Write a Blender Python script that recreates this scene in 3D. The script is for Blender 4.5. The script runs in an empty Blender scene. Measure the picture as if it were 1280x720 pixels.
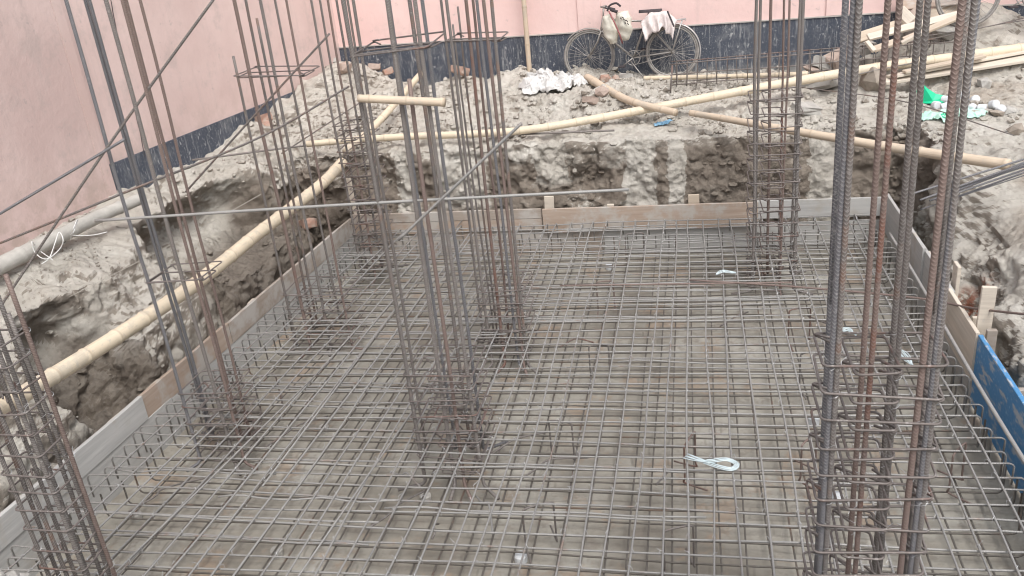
import bpy, math, random
import numpy as np
from mathutils import Vector, Matrix, noise
R_ = random.Random(7)
scn = bpy.context.scene
COL = scn.collection
PI = math.pi

# ------------------------------------------------------------------ camera
F = 1100.0
def _n(v): v = np.array(v, float); return v/np.linalg.norm(v)
_d = _n((265, -2470, -F)); _v = _n((213, 513, -F)); _v = _n(_v-_d*_v.dot(_d))
_Z = -_d; _Y = _v; _X = np.cross(_Y, _Z)
RM = np.array([_X, _Y, _Z])
CAM = np.array([0, 0, 3.4])
def ray(px, py): return RM@np.array([px-640, -(py-360), -F])
def onz(px, py, z):
    r = ray(px, py); return Vector(CAM+r*(z-3.4)/r[2])
def ony(px, py, y):
    r = ray(px, py); return Vector(CAM+r*y/r[1])
cam = bpy.data.cameras.new('camera'); co = bpy.data.objects.new('camera', cam); COL.objects.link(co)
co.matrix_world = Matrix.Translation(Vector(CAM)) @ Matrix([list(r) for r in RM]).to_4x4()
cam.sensor_width = 36; cam.lens = F/1280*36; cam.clip_start = .05; cam.clip_end = 1000
scn.camera = co
scn.cycles.filter_width = 1.1

# ------------------------------------------------------------------ materials
class NT:
    def __init__(s, name, rough=.85, metal=0., spec=.3):
        s.m = bpy.data.materials.new(name); s.m.use_nodes = True
        s.t = s.m.node_tree; s.n = s.t.nodes
        s.b = s.n['Principled BSDF']
        s.b.inputs['Roughness'].default_value = rough
        s.b.inputs['Metallic'].default_value = metal
        s.b.inputs['Specular IOR Level'].default_value = spec
        s.tc = s.n.new('ShaderNodeTexCoord')
        s.geo = s.n.new('ShaderNodeNewGeometry')
    def lk(s, a, b): s.t.links.new(a, b)
    def noise(s, scale, detail=4, rough=.55, co=None, dist=0.):
        t = s.n.new('ShaderNodeTexNoise'); t.inputs['Scale'].default_value = scale
        t.inputs['Detail'].default_value = detail; t.inputs['Roughness'].default_value = rough
        t.inputs['Distortion'].default_value = dist
        s.lk(co or s.geo.outputs['Position'], t.inputs['Vector']); return t.outputs['Fac']
    def vor(s, scale, co=None, feat='F1'):
        t = s.n.new('ShaderNodeTexVoronoi'); t.feature = feat; t.inputs['Scale'].default_value = scale
        s.lk(co or s.geo.outputs['Position'], t.inputs['Vector']); return t.outputs['Distance']
    def ramp(s, fac, stops):
        t = s.n.new('ShaderNodeValToRGB'); e = t.color_ramp.elements
        while len(e) < len(stops): e.new(.5)
        for i, (p, c) in enumerate(stops):
            e[i].position = p
            e[i].color = (c, c, c, 1) if isinstance(c, (int, float)) else (*c, 1)
        s.lk(fac, t.inputs['Fac']); return t.outputs['Color']
    def mix(s, fac, a, b, mode='MIX'):
        t = s.n.new('ShaderNodeMix'); t.data_type = 'RGBA'; t.blend_type = mode
        if isinstance(fac, (int, float)): t.inputs[0].default_value = fac
        else: s.lk(fac, t.inputs[0])
        for v, i in ((a, 6), (b, 7)):
            if isinstance(v, tuple): t.inputs[i].default_value = (*v, 1)
            else: s.lk(v, t.inputs[i])
        return t.outputs[2]
    def math(s, op, a, b=None, c=None):
        t = s.n.new('ShaderNodeMath'); t.operation = op
        for i, v in enumerate((a, b, c)):
            if v is None: continue
            if isinstance(v, (int, float)): t.inputs[i].default_value = v
            else: s.lk(v, t.inputs[i])
        return t.outputs[0]
    def sep(s, v):
        t = s.n.new('ShaderNodeSeparateXYZ'); s.lk(v, t.inputs[0]); return t.outputs
    def mrange(s, v, a, b, c=0., d=1.):
        t = s.n.new('ShaderNodeMapRange'); t.interpolation_type = 'SMOOTHSTEP'
        s.lk(v, t.inputs[0])
        for i, x in enumerate((a, b, c, d)): t.inputs[1+i].default_value = x
        return t.outputs[0]
    def scalev(s, v, sc):
        t = s.n.new('ShaderNodeVectorMath'); t.operation = 'MULTIPLY'; s.lk(v, t.inputs[0])
        t.inputs[1].default_value = sc; return t.outputs[0]
    def bump(s, h, dist=.01, strength=1., prev=None):
        t = s.n.new('ShaderNodeBump'); t.inputs['Distance'].default_value = dist
        t.inputs['Strength'].default_value = strength; s.lk(h, t.inputs['Height'])
        if prev: s.lk(prev, t.inputs['Normal'])
        return t.outputs[0]
    def out(s, col, nrm=None, rough=None):
        if isinstance(col, tuple): s.b.inputs['Base Color'].default_value = (*col, 1)
        else: s.lk(col, s.b.inputs['Base Color'])
        if nrm: s.lk(nrm, s.b.inputs['Normal'])
        if rough: s.lk(rough, s.b.inputs['Roughness'])
        return s.m
    def objrand(s):
        t = s.n.new('ShaderNodeObjectInfo'); return t.outputs['Random']

def simple(name, c, var=.25, scale=12, rough=.85, metal=0., bump=.003, c2=None):
    m = NT(name, rough, metal)
    f = m.noise(scale, 5, .6)
    c2 = c2 or tuple(x*(1-var) for x in c)
    col = m.ramp(f, [(.3, c2), (.7, c)])
    return m.out(col, m.bump(m.noise(scale*6, 4), bump))

def rebar_mat(name, ca, cb, crust, rust, rib=True, metal=.35, tip=(.5, .48, .46)):
    m = NT(name, .6, metal, .4)
    uv = m.sep(m.tc.outputs['UV'])
    r = m.objrand()
    base = m.mix(m.noise(9, 3), ca, cb)
    base = m.mix(m.mrange(r, 0, 1, 0, .35), base, tuple(x*.62 for x in ca))
    rf = m.math('ADD', m.noise(5, 5, .7), m.math('MULTIPLY', m.math('SUBTRACT', r, .5), .25))
    rf = m.mrange(rf, .62-rust, .78-rust)
    base = m.mix(rf, base, crust)
    # dust speckle
    base = m.mix(m.mrange(m.noise(60, 3), .55, .75, 0, .45), base, tip)
    nrm = None
    if rib:
        a = m.math('ABSOLUTE', m.math('SUBTRACT', uv[0], .5))
        ph = m.math('ADD', m.math('MULTIPLY', uv[1], 70.), m.math('MULTIPLY', a, 3.4))
        w = m.math('SINE', m.math('MULTIPLY', ph, 2*PI))
        w = m.mrange(w, .1, .9)
        base = m.mix(m.math('MULTIPLY', w, .3), base, tip)
        nrm = m.bump(w, .002, 1.)
    return m.out(base, nrm)

M = {}
M['steel'] = rebar_mat('column_steel', (.155, .14, .135), (.24, .21, .19), (.21, .14, .11), .04)
M['blue_steel'] = rebar_mat('blue_grey_steel', (.135, .137, .152), (.2, .195, .205), (.19, .13, .11), -.1)
M['rust'] = rebar_mat('rusty_steel', (.2, .145, .125), (.24, .18, .16), (.2, .105, .08), .06, tip=(.4, .33, .3))
M['stirrup'] = rebar_mat('stirrup_steel', (.15, .13, .122), (.23, .2, .185), (.19, .12, .1), .03, rib=False)
M['mat'] = rebar_mat('mat_steel', (.27, .265, .26), (.39, .378, .36), (.26, .19, .155), .0, tip=(.55, .53, .5))
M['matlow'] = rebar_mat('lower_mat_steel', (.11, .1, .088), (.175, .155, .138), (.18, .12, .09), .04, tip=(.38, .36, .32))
M['wire'] = simple('tie_wire', (.62, .62, .63), .4, 30, .5, .5, .0005)
M['steelsm'] = simple('bike_steel', (.42, .4, .38), .4, 30, .5, .5, .0005)
M['tyre'] = simple('dusty_tyre', (.34, .32, .3), .4, 20)
M['dark'] = simple('dark_plastic', (.07, .06, .065), .3, 20)
M['mudg'] = simple('mudguard_silver', (.55, .53, .52), .3, 20, .4, .5, .0005)
M['sack'] = simple('cream_sack', (.72, .69, .6), .25, 14, bump=.004)
M['pinkcloth'] = simple('striped_cloth', (.74, .66, .64), .22, 25, bump=.004)
M['strap'] = simple('red_strap', (.35, .14, .14), .3, 30)
M['whitecloth'] = simple('white_cloth', (.66, .65, .635), .22, 9, bump=.004)
M['string'] = simple('white_string', (.75, .75, .73), .2, 60)
M['greyline'] = simple('grey_string', (.5, .47, .42), .3, 40)
M['ptape'] = NT('pale_plastic', .35).out((.55, .63, .65))
M['green'] = NT('green_plastic', .35).out((.02, .5, .26))
M['greenp'] = NT('pale_green_plastic', .35).out((.45, .68, .58))
M['bluescrap'] = NT('blue_plastic', .4).out((.28, .5, .68))
M['cover'] = simple('mortar_block', (.66, .68, .7), .18, 25, bump=.002)
M['brick'] = simple('red_brick', (.38, .2, .145), .35, 14, bump=.008, c2=(.4, .34, .29))
M['brick2'] = simple('dusty_brick', (.43, .34, .29), .3, 18, bump=.004)
M['chunk'] = simple('concrete_chunk', (.45, .43, .4), .3, 14, bump=.008)
M['stone'] = simple('brown_stone', (.36, .31, .26), .3, 14, bump=.006)
M['rusttip'] = M['rust']

def wood(name, c1, c2, stain=None, amt=0.):
    m = NT(name, .85)
    r = m.objrand()
    uv = m.scalev(m.tc.outputs['Object'], (1., 18., 18.))
    g = m.noise(1.6, 6, .65, uv, .4)
    col = m.ramp(g, [(.3, c1), (.7, c2)])
    if stain: col = m.mix(m.mrange(m.noise(3.2, 5, .6), .5-amt, .66-amt), col, stain)
    col = m.mix(m.mrange(m.noise(14, 4, .7), .6, .72, 0, .6), col, (.44, .42, .39))
    return m.out(col, m.bump(g, .003))
M['wgrey'] = wood('cement_coated_board', (.38, .375, .365), (.5, .49, .47), (.4, .37, .33), -.02)
M['wbrown'] = wood('brown_board', (.28, .235, .195), (.38, .325, .28), (.42, .39, .36), .07)
M['worange'] = wood('orange_board', (.33, .25, .195), (.42, .34, .28), (.42, .385, .35), .05)
M['wpale'] = wood('pale_timber', (.5, .44, .37), (.66, .59, .5))
M['wtan'] = wood('tan_timber', (.44, .36, .28), (.56, .48, .39))

def mk_blue():
    m = NT('worn_blue_paint', .5)
    f = m.mrange(m.noise(9, 6, .7, m.scalev(m.tc.outputs['Object'], (.6, 2, 2))), .52, .62)
    col = m.mix(f, (.07, .23, .45), (.4, .43, .46))
    col = m.mix(m.mrange(m.noise(40, 4, .7), .6, .68), col, (.25, .42, .58))
    return m.out(col, m.bump(m.noise(30), .002))
M['blue'] = mk_blue()

def mk_bamboo(name, c1, c2, dirt):
    m = NT(name, .55, 0, .35)
    uv = m.sep(m.tc.outputs['UV'])
    fr = m.math('FRACT', uv[1])
    band = m.math('ABSOLUTE', m.math('SUBTRACT', fr, .5))     # 0.5 at a node
    ring = m.mrange(band, .46, .49)
    col = m.mix(m.noise(5, 5, .6), c1, c2)
    cmb = m.n.new('ShaderNodeCombineXYZ'); m.lk(m.math('MULTIPLY', uv[0], 9.), cmb.inputs[0]); m.lk(m.math('MULTIPLY', uv[1], .6), cmb.inputs[1])
    col = m.mix(m.mrange(m.noise(2.5, 4, .6, cmb.outputs[0]), .5, .75, 0, .55), col, dirt)
    col = m.mix(m.mrange(m.noise(22, 5, .75), .55, .66, 0, .6), col, (.46, .42, .36))
    col = m.mix(m.mrange(m.noise(3., 6, .7), .54, .62, 0, .45), col, (.42, .38, .32))
    col = m.mix(m.math('MULTIPLY', ring, .38), col, (.36, .28, .2))
    return m.out(col, m.bump(m.noise(40, 4), .0015))
M['bamboo'] = mk_bamboo('bamboo', (.6, .5, .37), (.7, .61, .47), (.45, .36, .26))
M['bamboo2'] = mk_bamboo('weathered_bamboo', (.5, .4, .3), (.64, .53, .41), (.36, .27, .2))
M['pipe'] = simple('cement_coated_pole', (.46, .44, .405), .25, 8, bump=.006)

def mk_pink(name, c1, c2, stain, streaks):
    m = NT(name, .85)
    f = m.noise(.9, 6, .6)
    col = m.ramp(f, [(.36, c1), (.64, c2)])
    col = m.mix(m.mrange(m.noise(2.6, 7, .75), .5, .68, 0, .5), col, stain)
    col = m.mix(m.mrange(m.noise(9, 5, .75), .62, .7, 0, .35), col, (.3, .27, .26))
    v = m.scalev(m.geo.outputs['Position'], (4., 4., .3))
    col = m.mix(m.mrange(m.noise(2., 6, .65, v), .5, .75, 0, streaks), col, stain)
    z = m.sep(m.geo.outputs['Position'])[2]
    lowd = m.math('MULTIPLY', m.mrange(z, 1.7, .9), m.mrange(m.noise(5, 5, .7), .4, .6))
    col = m.mix(m.math('MULTIPLY', lowd, .6), col, (.42, .33, .28))
    return m.out(col, m.bump(m.noise(14, 5), .004))
M['pinkL'] = mk_pink('pink_paint_aged', (.58, .44, .41), (.67, .525, .49), (.46, .38, .355), .4)
M['pinkB'] = mk_pink('pink_paint', (.73, .52, .49), (.78, .585, .55), (.62, .47, .44), .4)
M['pinkO'] = mk_pink('orange_pink_paint', (.6, .45, .415), (.66, .52, .485), (.47, .38, .355), .4)
def mk_dado(zf):
    m = NT('dark_blue_paint_splashed', .7)
    col = m.mix(m.noise(3, 5), (.045, .055, .075), (.085, .095, .12))
    v = m.scalev(m.geo.outputs['Position'], (1, 1, .5))
    col = m.mix(m.mrange(m.noise(30, 3, .6, v), .6, .7, 0, .75), col, (.45, .45, .45))
    col = m.mix(m.mrange(m.noise(75, 2, .6), .62, .72, 0, .6), col, (.5, .5, .49))
    dv = m.scalev(m.geo.outputs['Position'], (9, 9, .9))
    zz = m.sep(m.geo.outputs['Position'])[2]
    col = m.mix(m.mrange(m.noise(3, 6, .75, dv), .52, .66, 0, .6), col, (.36, .36, .36))
    col = m.mix(m.mrange(m.noise(4, 6, .7), .5, .8, 0, .5), col, (.3, .3, .3))
    low = m.math('ADD', zz, m.math('MULTIPLY', m.noise(6, 6, .7), .35))
    col = m.mix(m.mrange(low, zf, zf-.2, 0, .55), col, (.42, .4, .36))
    return m.out(col, m.bump(m.noise(14, 5), .004))
M['dado'] = mk_dado(1.25)
M['dadoL'] = mk_dado(1.0)
M['ledge'] = simple('plinth_ledge', (.5, .47, .44), .3, 9)

def mk_soil():
    m = NT('mud', .92, 0, .2)
    P = m.geo.outputs['Position']; p = m.sep(P); N = m.sep(m.geo.outputs['True Normal'])
    pale = m.ramp(m.noise(2.2, 8, .65), [(.3, (.43, .395, .345)), (.5, (.54, .505, .45)), (.72, (.64, .61, .555))])
    pale = m.mix(m.mrange(m.noise(11, 6, .75), .52, .66, 0, .5), pale, (.36, .325, .28))
    brown = m.ramp(m.noise(5, 7, .7), [(.3, (.19, .155, .125)), (.55, (.28, .24, .2)), (.75, (.38, .34, .29))])
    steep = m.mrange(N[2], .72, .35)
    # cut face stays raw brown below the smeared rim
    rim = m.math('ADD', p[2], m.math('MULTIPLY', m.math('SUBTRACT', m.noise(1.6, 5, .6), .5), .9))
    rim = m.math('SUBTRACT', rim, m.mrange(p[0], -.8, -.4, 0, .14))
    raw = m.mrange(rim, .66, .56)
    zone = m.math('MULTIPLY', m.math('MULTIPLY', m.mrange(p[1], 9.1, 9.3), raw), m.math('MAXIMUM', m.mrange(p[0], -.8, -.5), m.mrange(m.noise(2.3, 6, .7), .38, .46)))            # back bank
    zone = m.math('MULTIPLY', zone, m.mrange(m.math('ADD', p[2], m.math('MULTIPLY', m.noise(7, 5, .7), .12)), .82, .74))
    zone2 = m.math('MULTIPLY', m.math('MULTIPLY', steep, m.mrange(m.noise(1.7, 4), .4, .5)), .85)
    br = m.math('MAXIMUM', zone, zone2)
    # slurry runs down the cut face
    for x, w, lo in ((-.52, .17, -9), (-.13, .1, -.1), (1.5, .2, -9), (-1.55, .2, .35), (-2.6, .3, .1), (-3.3, .12, -1)):
        wob = m.math('MULTIPLY', m.math('SUBTRACT', m.noise(4+abs(x), 6, .7), .5), .3)
        dx = m.math('ABSOLUTE', m.math('SUBTRACT', m.math('ADD', p[0], wob), x))
        s = m.mrange(dx, w*1.04, w*.94)
        s = m.math('MULTIPLY', s, m.mrange(p[2], lo-.1, lo+.05))
        br = m.math('MULTIPLY', br, m.math('SUBTRACT', 1., s))
    # left cavities: fresh clay, darkened to paint in the shade of the undercuts
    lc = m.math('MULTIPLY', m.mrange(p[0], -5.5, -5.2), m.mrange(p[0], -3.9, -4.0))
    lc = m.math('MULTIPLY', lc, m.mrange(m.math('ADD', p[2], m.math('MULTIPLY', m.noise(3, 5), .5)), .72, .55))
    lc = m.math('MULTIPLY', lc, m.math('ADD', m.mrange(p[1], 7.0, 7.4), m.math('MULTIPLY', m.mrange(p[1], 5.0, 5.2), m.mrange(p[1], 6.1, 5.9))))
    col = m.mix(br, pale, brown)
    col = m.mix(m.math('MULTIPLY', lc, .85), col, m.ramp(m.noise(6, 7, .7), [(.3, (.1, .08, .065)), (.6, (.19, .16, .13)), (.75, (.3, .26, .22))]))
    # red clay and brick dust spots
    def spot(x, y, r):
        d = m.n.new('ShaderNodeVectorMath'); d.operation = 'DISTANCE'
        cb = m.n.new('ShaderNodeCombineXYZ'); m.lk(p[0], cb.inputs[0]); m.lk(p[1], cb.inputs[1])
        m.lk(cb.outputs[0], d.inputs[0]); d.inputs[1].default_value = (x, y, 0)
        return m.math('MULTIPLY', m.mrange(d.outputs['Value'], r, r*.4), m.mrange(m.noise(14, 5), .42, .55))
    col = m.mix(m.math('MULTIPLY', spot(2.28, 7.2, .25), .9), col, (.34, .13, .08))
    col = m.mix(m.math('MULTIPLY', spot(-4.6, 5.45, .3), .8), col, (.28, .1, .07))
    # damp darker patches on the flat right ground
    wet = m.math('MULTIPLY', m.mrange(p[0], 2.4, 3.0), m.mrange(m.noise(.9, 4), .5, .58))
    col = m.mix(m.math('MULTIPLY', wet, .5), col, (.36, .29, .23))
    h = m.noise(9, 10, .74, dist=.3)
    b = m.bump(h, .06, .9)
    vv = m.vor(16, co=None)
    b = m.bump(m.math('MULTIPLY', vv, m.mrange(m.noise(1.8, 4), .42, .55)), .04, .8, b)
    b = m.bump(m.noise(70, 5, .75), .009, .9, b)
    return m.out(col, b)
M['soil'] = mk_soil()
M['clod'] = simple('soil_clod', (.45, .425, .38), .35, 9, bump=.012, c2=(.29, .26, .22))
def mk_floor():
    m = NT('blinding_concrete', .85, 0, .3)
    P = m.geo.outputs['Position']
    col = m.ramp(m.noise(1.3, 8, .65), [(.34, (.21, .19, .16)), (.5, (.31, .29, .25)), (.66, (.42, .4, .355))])
    col = m.mix(m.mrange(m.noise(2.1, 6, .7), .54, .64, 0, .6), col, (.34, .25, .18))
    col = m.mix(m.mrange(m.noise(24, 5, .75), .54, .66, 0, .5), col, (.24, .22, .19))
    col = m.mix(m.mrange(m.noise(7, 6, .75), .52, .62, 0, .5), col, (.22, .19, .16))
    t = m.n.new('ShaderNodeTexBrick'); t.inputs['Scale'].default_value = 1.
    t.inputs['Brick Width'].default_value = .26; t.inputs['Row Height'].default_value = .14
    t.inputs['Mortar Size'].default_value = .012; t.inputs['Mortar Smooth'].default_value = .6
    wv = m.n.new('ShaderNodeVectorMath'); wv.operation = 'ADD'
    nz = m.n.new('ShaderNodeTexNoise'); nz.inputs['Scale'].default_value = 3.; m.lk(P, nz.inputs['Vector'])
    m.lk(m.scalev(nz.outputs['Color'], (.08, .08, .0)), wv.inputs[0]); m.lk(P, wv.inputs[1])
    m.lk(wv.outputs[0], t.inputs['Vector'])
    k = m.math('MULTIPLY', t.outputs['Fac'], m.mrange(m.noise(2.5, 4), .4, .6, .1, .8))
    col = m.mix(m.math('MULTIPLY', k, .55), col, (.16, .14, .12))
    return m.out(col, m.bump(m.noise(12, 6, .65), .015, .7))
M['floor'] = mk_floor()

# ------------------------------------------------------------------ mesh helpers
class MB:
    def __init__(s): s.v = []; s.f = []; s.uv = []; s.mi = []; s.cur = 0
    def add(s, vs, fs, uvs=None):
        o = len(s.v); s.v += [tuple(v) for v in vs]
        for i, f in enumerate(fs):
            s.f.append(tuple(o+k for k in f)); s.mi.append(s.cur)
            s.uv += (uvs[i] if uvs else [(0, 0)]*len(f))
    def tube(s, pts, r, n=8, closed=False, cap=True, vscale=1., v0=0., rf=None):
        pts = [Vector(p) for p in pts]; N = len(pts)
        T = []
        for i in range(N):
            a = pts[(i-1) % N] if closed or i > 0 else pts[i]
            b = pts[(i+1) % N] if closed or i < N-1 else pts[i]
            t = (b-a); T.append(t.normalized() if t.length > 1e-9 else Vector((0, 0, 1)))
        up = Vector((0, 0, 1)) if abs(T[0].z) < .9 else Vector((0, -1, 0))
        u = (up-T[0]*up.dot(T[0])).normalized()
        L = v0; vs = []; Ls = []
        for i in range(N):
            if i: L += (pts[i]-pts[i-1]).length
            u = (u-T[i]*u.dot(T[i])).normalized(); w = T[i].cross(u)
            rr = r(i/(N-1), L) if callable(r) else r
            for k in range(n):
                a = 2*PI*k/n
                q = rr*(rf(a, L) if rf else 1.)
                vs.append(pts[i]+(u*math.cos(a)+w*math.sin(a))*q)
            Ls.append(L*vscale)
        fs = []; uvs = []
        M_ = N if closed else N-1
        for i in range(M_):
            j = (i+1) % N
            va, vb = Ls[i], (Ls[j] if j else Ls[i]+(pts[0]-pts[-1]).length*vscale)
            for k in range(n):
                k2 = (k+1) % n
                fs.append((i*n+k, i*n+k2, j*n+k2, j*n+k))
                uvs.append([(k/n, va), ((k+1)/n, va), ((k+1)/n, vb), (k/n, vb)])
        if cap and not closed:
            fs.append(tuple(range(n-1, -1, -1))); uvs.append([(0, 0)]*n)
            fs.append(tuple(range((N-1)*n, N*n))); uvs.append([(0, 0)]*n)
        s.add(vs, fs, uvs); return s
    def box(s, c, size, rot=None, bev=0., jit=0.):
        c = Vector(c); x, y, z = [q/2 for q in size]
        if bev <= 0:
            P = [Vector((i*x, j*y, k*z)) for k in (-1, 1) for j in (-1, 1) for i in (-1, 1)]
            fs = [(0, 2, 3, 1), (4, 5, 7, 6), (0, 1, 5, 4), (2, 6, 7, 3), (0, 4, 6, 2), (1, 3, 7, 5)]
        else:
            P = []; idx = {}
            for k in (-1, 1):
                for j in (-1, 1):
                    for i in (-1, 1):
                        for ax in range(3):
                            v = [i*(x-bev), j*(y-bev), k*(z-bev)]
                            v[ax] = (i*x, j*y, k*z)[ax]
                            idx[(i, j, k, ax)] = len(P); P.append(Vector(v))
            fs = []
            for ax in range(3):
                o1, o2 = [q for q in range(3) if q != ax]
                for sg in (-1, 1):
                    q = []
                    for a, b in ((-1, -1), (1, -1), (1, 1), (-1, 1)):
                        t = [0, 0, 0]; t[ax] = sg; t[o1] = a; t[o2] = b; q.append(idx[(*t, ax)])
                    if (sg < 0) ^ (ax == 1): q = q[::-1]
                    fs.append(tuple(q))
            for ax in range(3):
                o1, o2 = [q for q in range(3) if q != ax]
                for a in (-1, 1):
                    for b in (-1, 1):
                        t1 = [0]*3; t1[ax] = -1; t1[o1] = a; t1[o2] = b
                        t2 = list(t1); t2[ax] = 1
                        q = [idx[(*t1, o1)], idx[(*t2, o1)], idx[(*t2, o2)], idx[(*t1, o2)]]
                        if (a*b > 0) ^ (ax == 1): q = q[::-1]
                        fs.append(tuple(q[::-1] if True else q))
            for k in (-1, 1):
                for j in (-1, 1):
                    for i in (-1, 1):
                        q = [idx[(i, j, k, a)] for a in range(3)]
                        if i*j*k < 0: q = q[::-1]
                        fs.append(tuple(q))
        if jit: P = [p+Vector((R_.uniform(-jit, jit), R_.uniform(-jit, jit), R_.uniform(-jit, jit))) for p in P]
        if rot is not None: P = [rot @ p for p in P]
        s.add([p+c for p in P], fs); return s
    def build(s, name, mat, parent=None, smooth=False, loc=None):
        me = bpy.data.meshes.new(name)
        o0 = Vector(loc) if loc is not None else Vector((0, 0, 0))
        me.from_pydata([(v[0]-o0.x, v[1]-o0.y, v[2]-o0.z) for v in s.v], [], s.f)
        uvl = me.uv_layers.new(name='UVMap'); uvl.data.foreach_set('uv', [c for u in s.uv for c in u])
        for m in (mat if isinstance(mat, list) else [mat]): me.materials.append(m)
        me.polygons.foreach_set('material_index', s.mi)
        if smooth: me.polygons.foreach_set('use_smooth', [True]*len(me.polygons))
        me.update()
        ob = bpy.data.objects.new(name, me); COL.objects.link(ob); ob.location = o0
        if parent is not None:
            ob.parent = parent; ob.location = o0-world_loc(parent)
        return ob
def world_loc(o):
    l = Vector(o.location)
    while o.parent is not None: o = o.parent; l += Vector(o.location)
    return l
def tag(o, label=None, cat=None, group=None, kind=None):
    if label: o['label'] = label
    if cat: o['category'] = cat
    if group: o['group'] = group
    if kind: o['kind'] = kind
    return o
def empty(name, loc, label, cat, group=None):
    o = bpy.data.objects.new(name, None); COL.objects.link(o); o.location = loc; o.empty_display_size = .1
    return tag(o, label, cat, group)
def copy_tree(o, parent=None):
    c = o.copy(); COL.objects.link(c)
    if parent is not None: c.parent = parent
    for ch in [x for x in bpy.data.objects if x.parent == o]: copy_tree(ch, c)
    return c
def lerp(a, b, t): return a+(b-a)*t
def sst(a, b, x):
    t = min(1, max(0, (x-a)/(b-a))); return t*t*(3-2*t)
def smooth_pts(P, n):
    """Catmull-Rom through control points"""
    P = [Vector(p) for p in P]; out = []
    if len(P) == 2: return [P[0].lerp(P[1], i/n) for i in range(n+1)]
    Q = [P[0]*2-P[1]]+P+[P[-1]*2-P[-2]]
    per = max(1, n//(len(P)-1))
    for i in range(1, len(Q)-2):
        for k in range(per):
            t = k/per; a, b, c, d = Q[i-1], Q[i], Q[i+1], Q[i+2]
            out.append(.5*((2*b)+(c-a)*t+(2*a-5*b+4*c-d)*t*t+(3*b-a-3*c+d)*t**3))
    out.append(P[-1]); return out

# ------------------------------------------------------------------ terrain
XL, XR, YF, YB = -4.4, 2.12, 2.15, 9.5
FZ = -.42
def interp(x, tab):
    if x <= tab[0][0]: return tab[0][1]
    for (a, va), (b, vb) in zip(tab, tab[1:]):
        if x <= b: return lerp(va, vb, sst(a, b, x))
    return tab[-1][1]
def H(x, y, q, side):
    """ground height before roughness; side weights (l, b, r, f)"""
    nz = noise.noise(Vector((x*.9, y*.9, 3)))
    l, b, r, f = side
    h = 0.
    if l:
        edge = interp(y, [(3, .3), (4.9, .3), (5.35, .75), (6.3, .55), (7.2, .75), (7.7, 1.0), (8.8, .95), (9.6, .35)])
        ledge = interp(y, [(4.9, .25), (5.2, -.3), (5.7, -.3), (6.1, .42), (7.2, .45), (7.6, .05), (9.3, .02)])
        e = edge+.1*noise.noise(Vector((y*2.2, 1, 5)))
        top = lerp(.74, .98, sst(e, 1.6, q))
        a = lerp(ledge, top, sst(e-.13, e+.1, q))
        hh = lerp(-.47, a, sst(.04, .14, q)) if ledge < .3 else lerp(-.47, a, sst(.06, .4, q))
        h += l*hh
    if b:
        top = lerp(.8, .97, sst(.2, 2.4, q))
        top += .22*math.exp(-((x+2.4)/1.6)**2-((y-12.0)/.8)**2)      # spoil heap against the wall
        top += .20*math.exp(-((x+1.2)/.9)**2-((y-11.0)/.6)**2)
        top += .55*math.exp(-((x+4.9)/.7)**2-((y-12.0)/1.1)**2)
        top += .3*sst(2.2, 3.6, x)*sst(10.8, 12.2, y)
        h += b*lerp(-.47, top, sst(.05, .2, q))
    if r:
        st = lerp(.03, .82, sst(.12, .28, q))
        sl = lerp(-.1, .9, min(1, max(0, q-.1)/1.5)**.6)
        k = sst(7.9, 8.5, y)
        hh = lerp(lerp(-.47, sl, sst(.03, .15, q)), lerp(-.47, st, sst(.03, .2, q)), k)
        hh -= .38*math.exp(-((x-2.3)/.16)**2-((y-7.15)/.25)**2)
        hh += .1*sst(1.5, 3, q)
        h += r*hh
    if f:
        h += f*lerp(-.47, .85, sst(.05, .25, q))
    h += .55*math.exp(-((x-3.4)/.95)**2-((y-12.3)/.9)**2)*sst(10.2, 11.2, y)
    if l: h += l*.5*math.exp(-((x+5.35)/.5)**2-((y-10.9)/.95)**2)*sst(9.3, 10.1, y)
    return h+.05*nz*sst(.1, .5, q)

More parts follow.
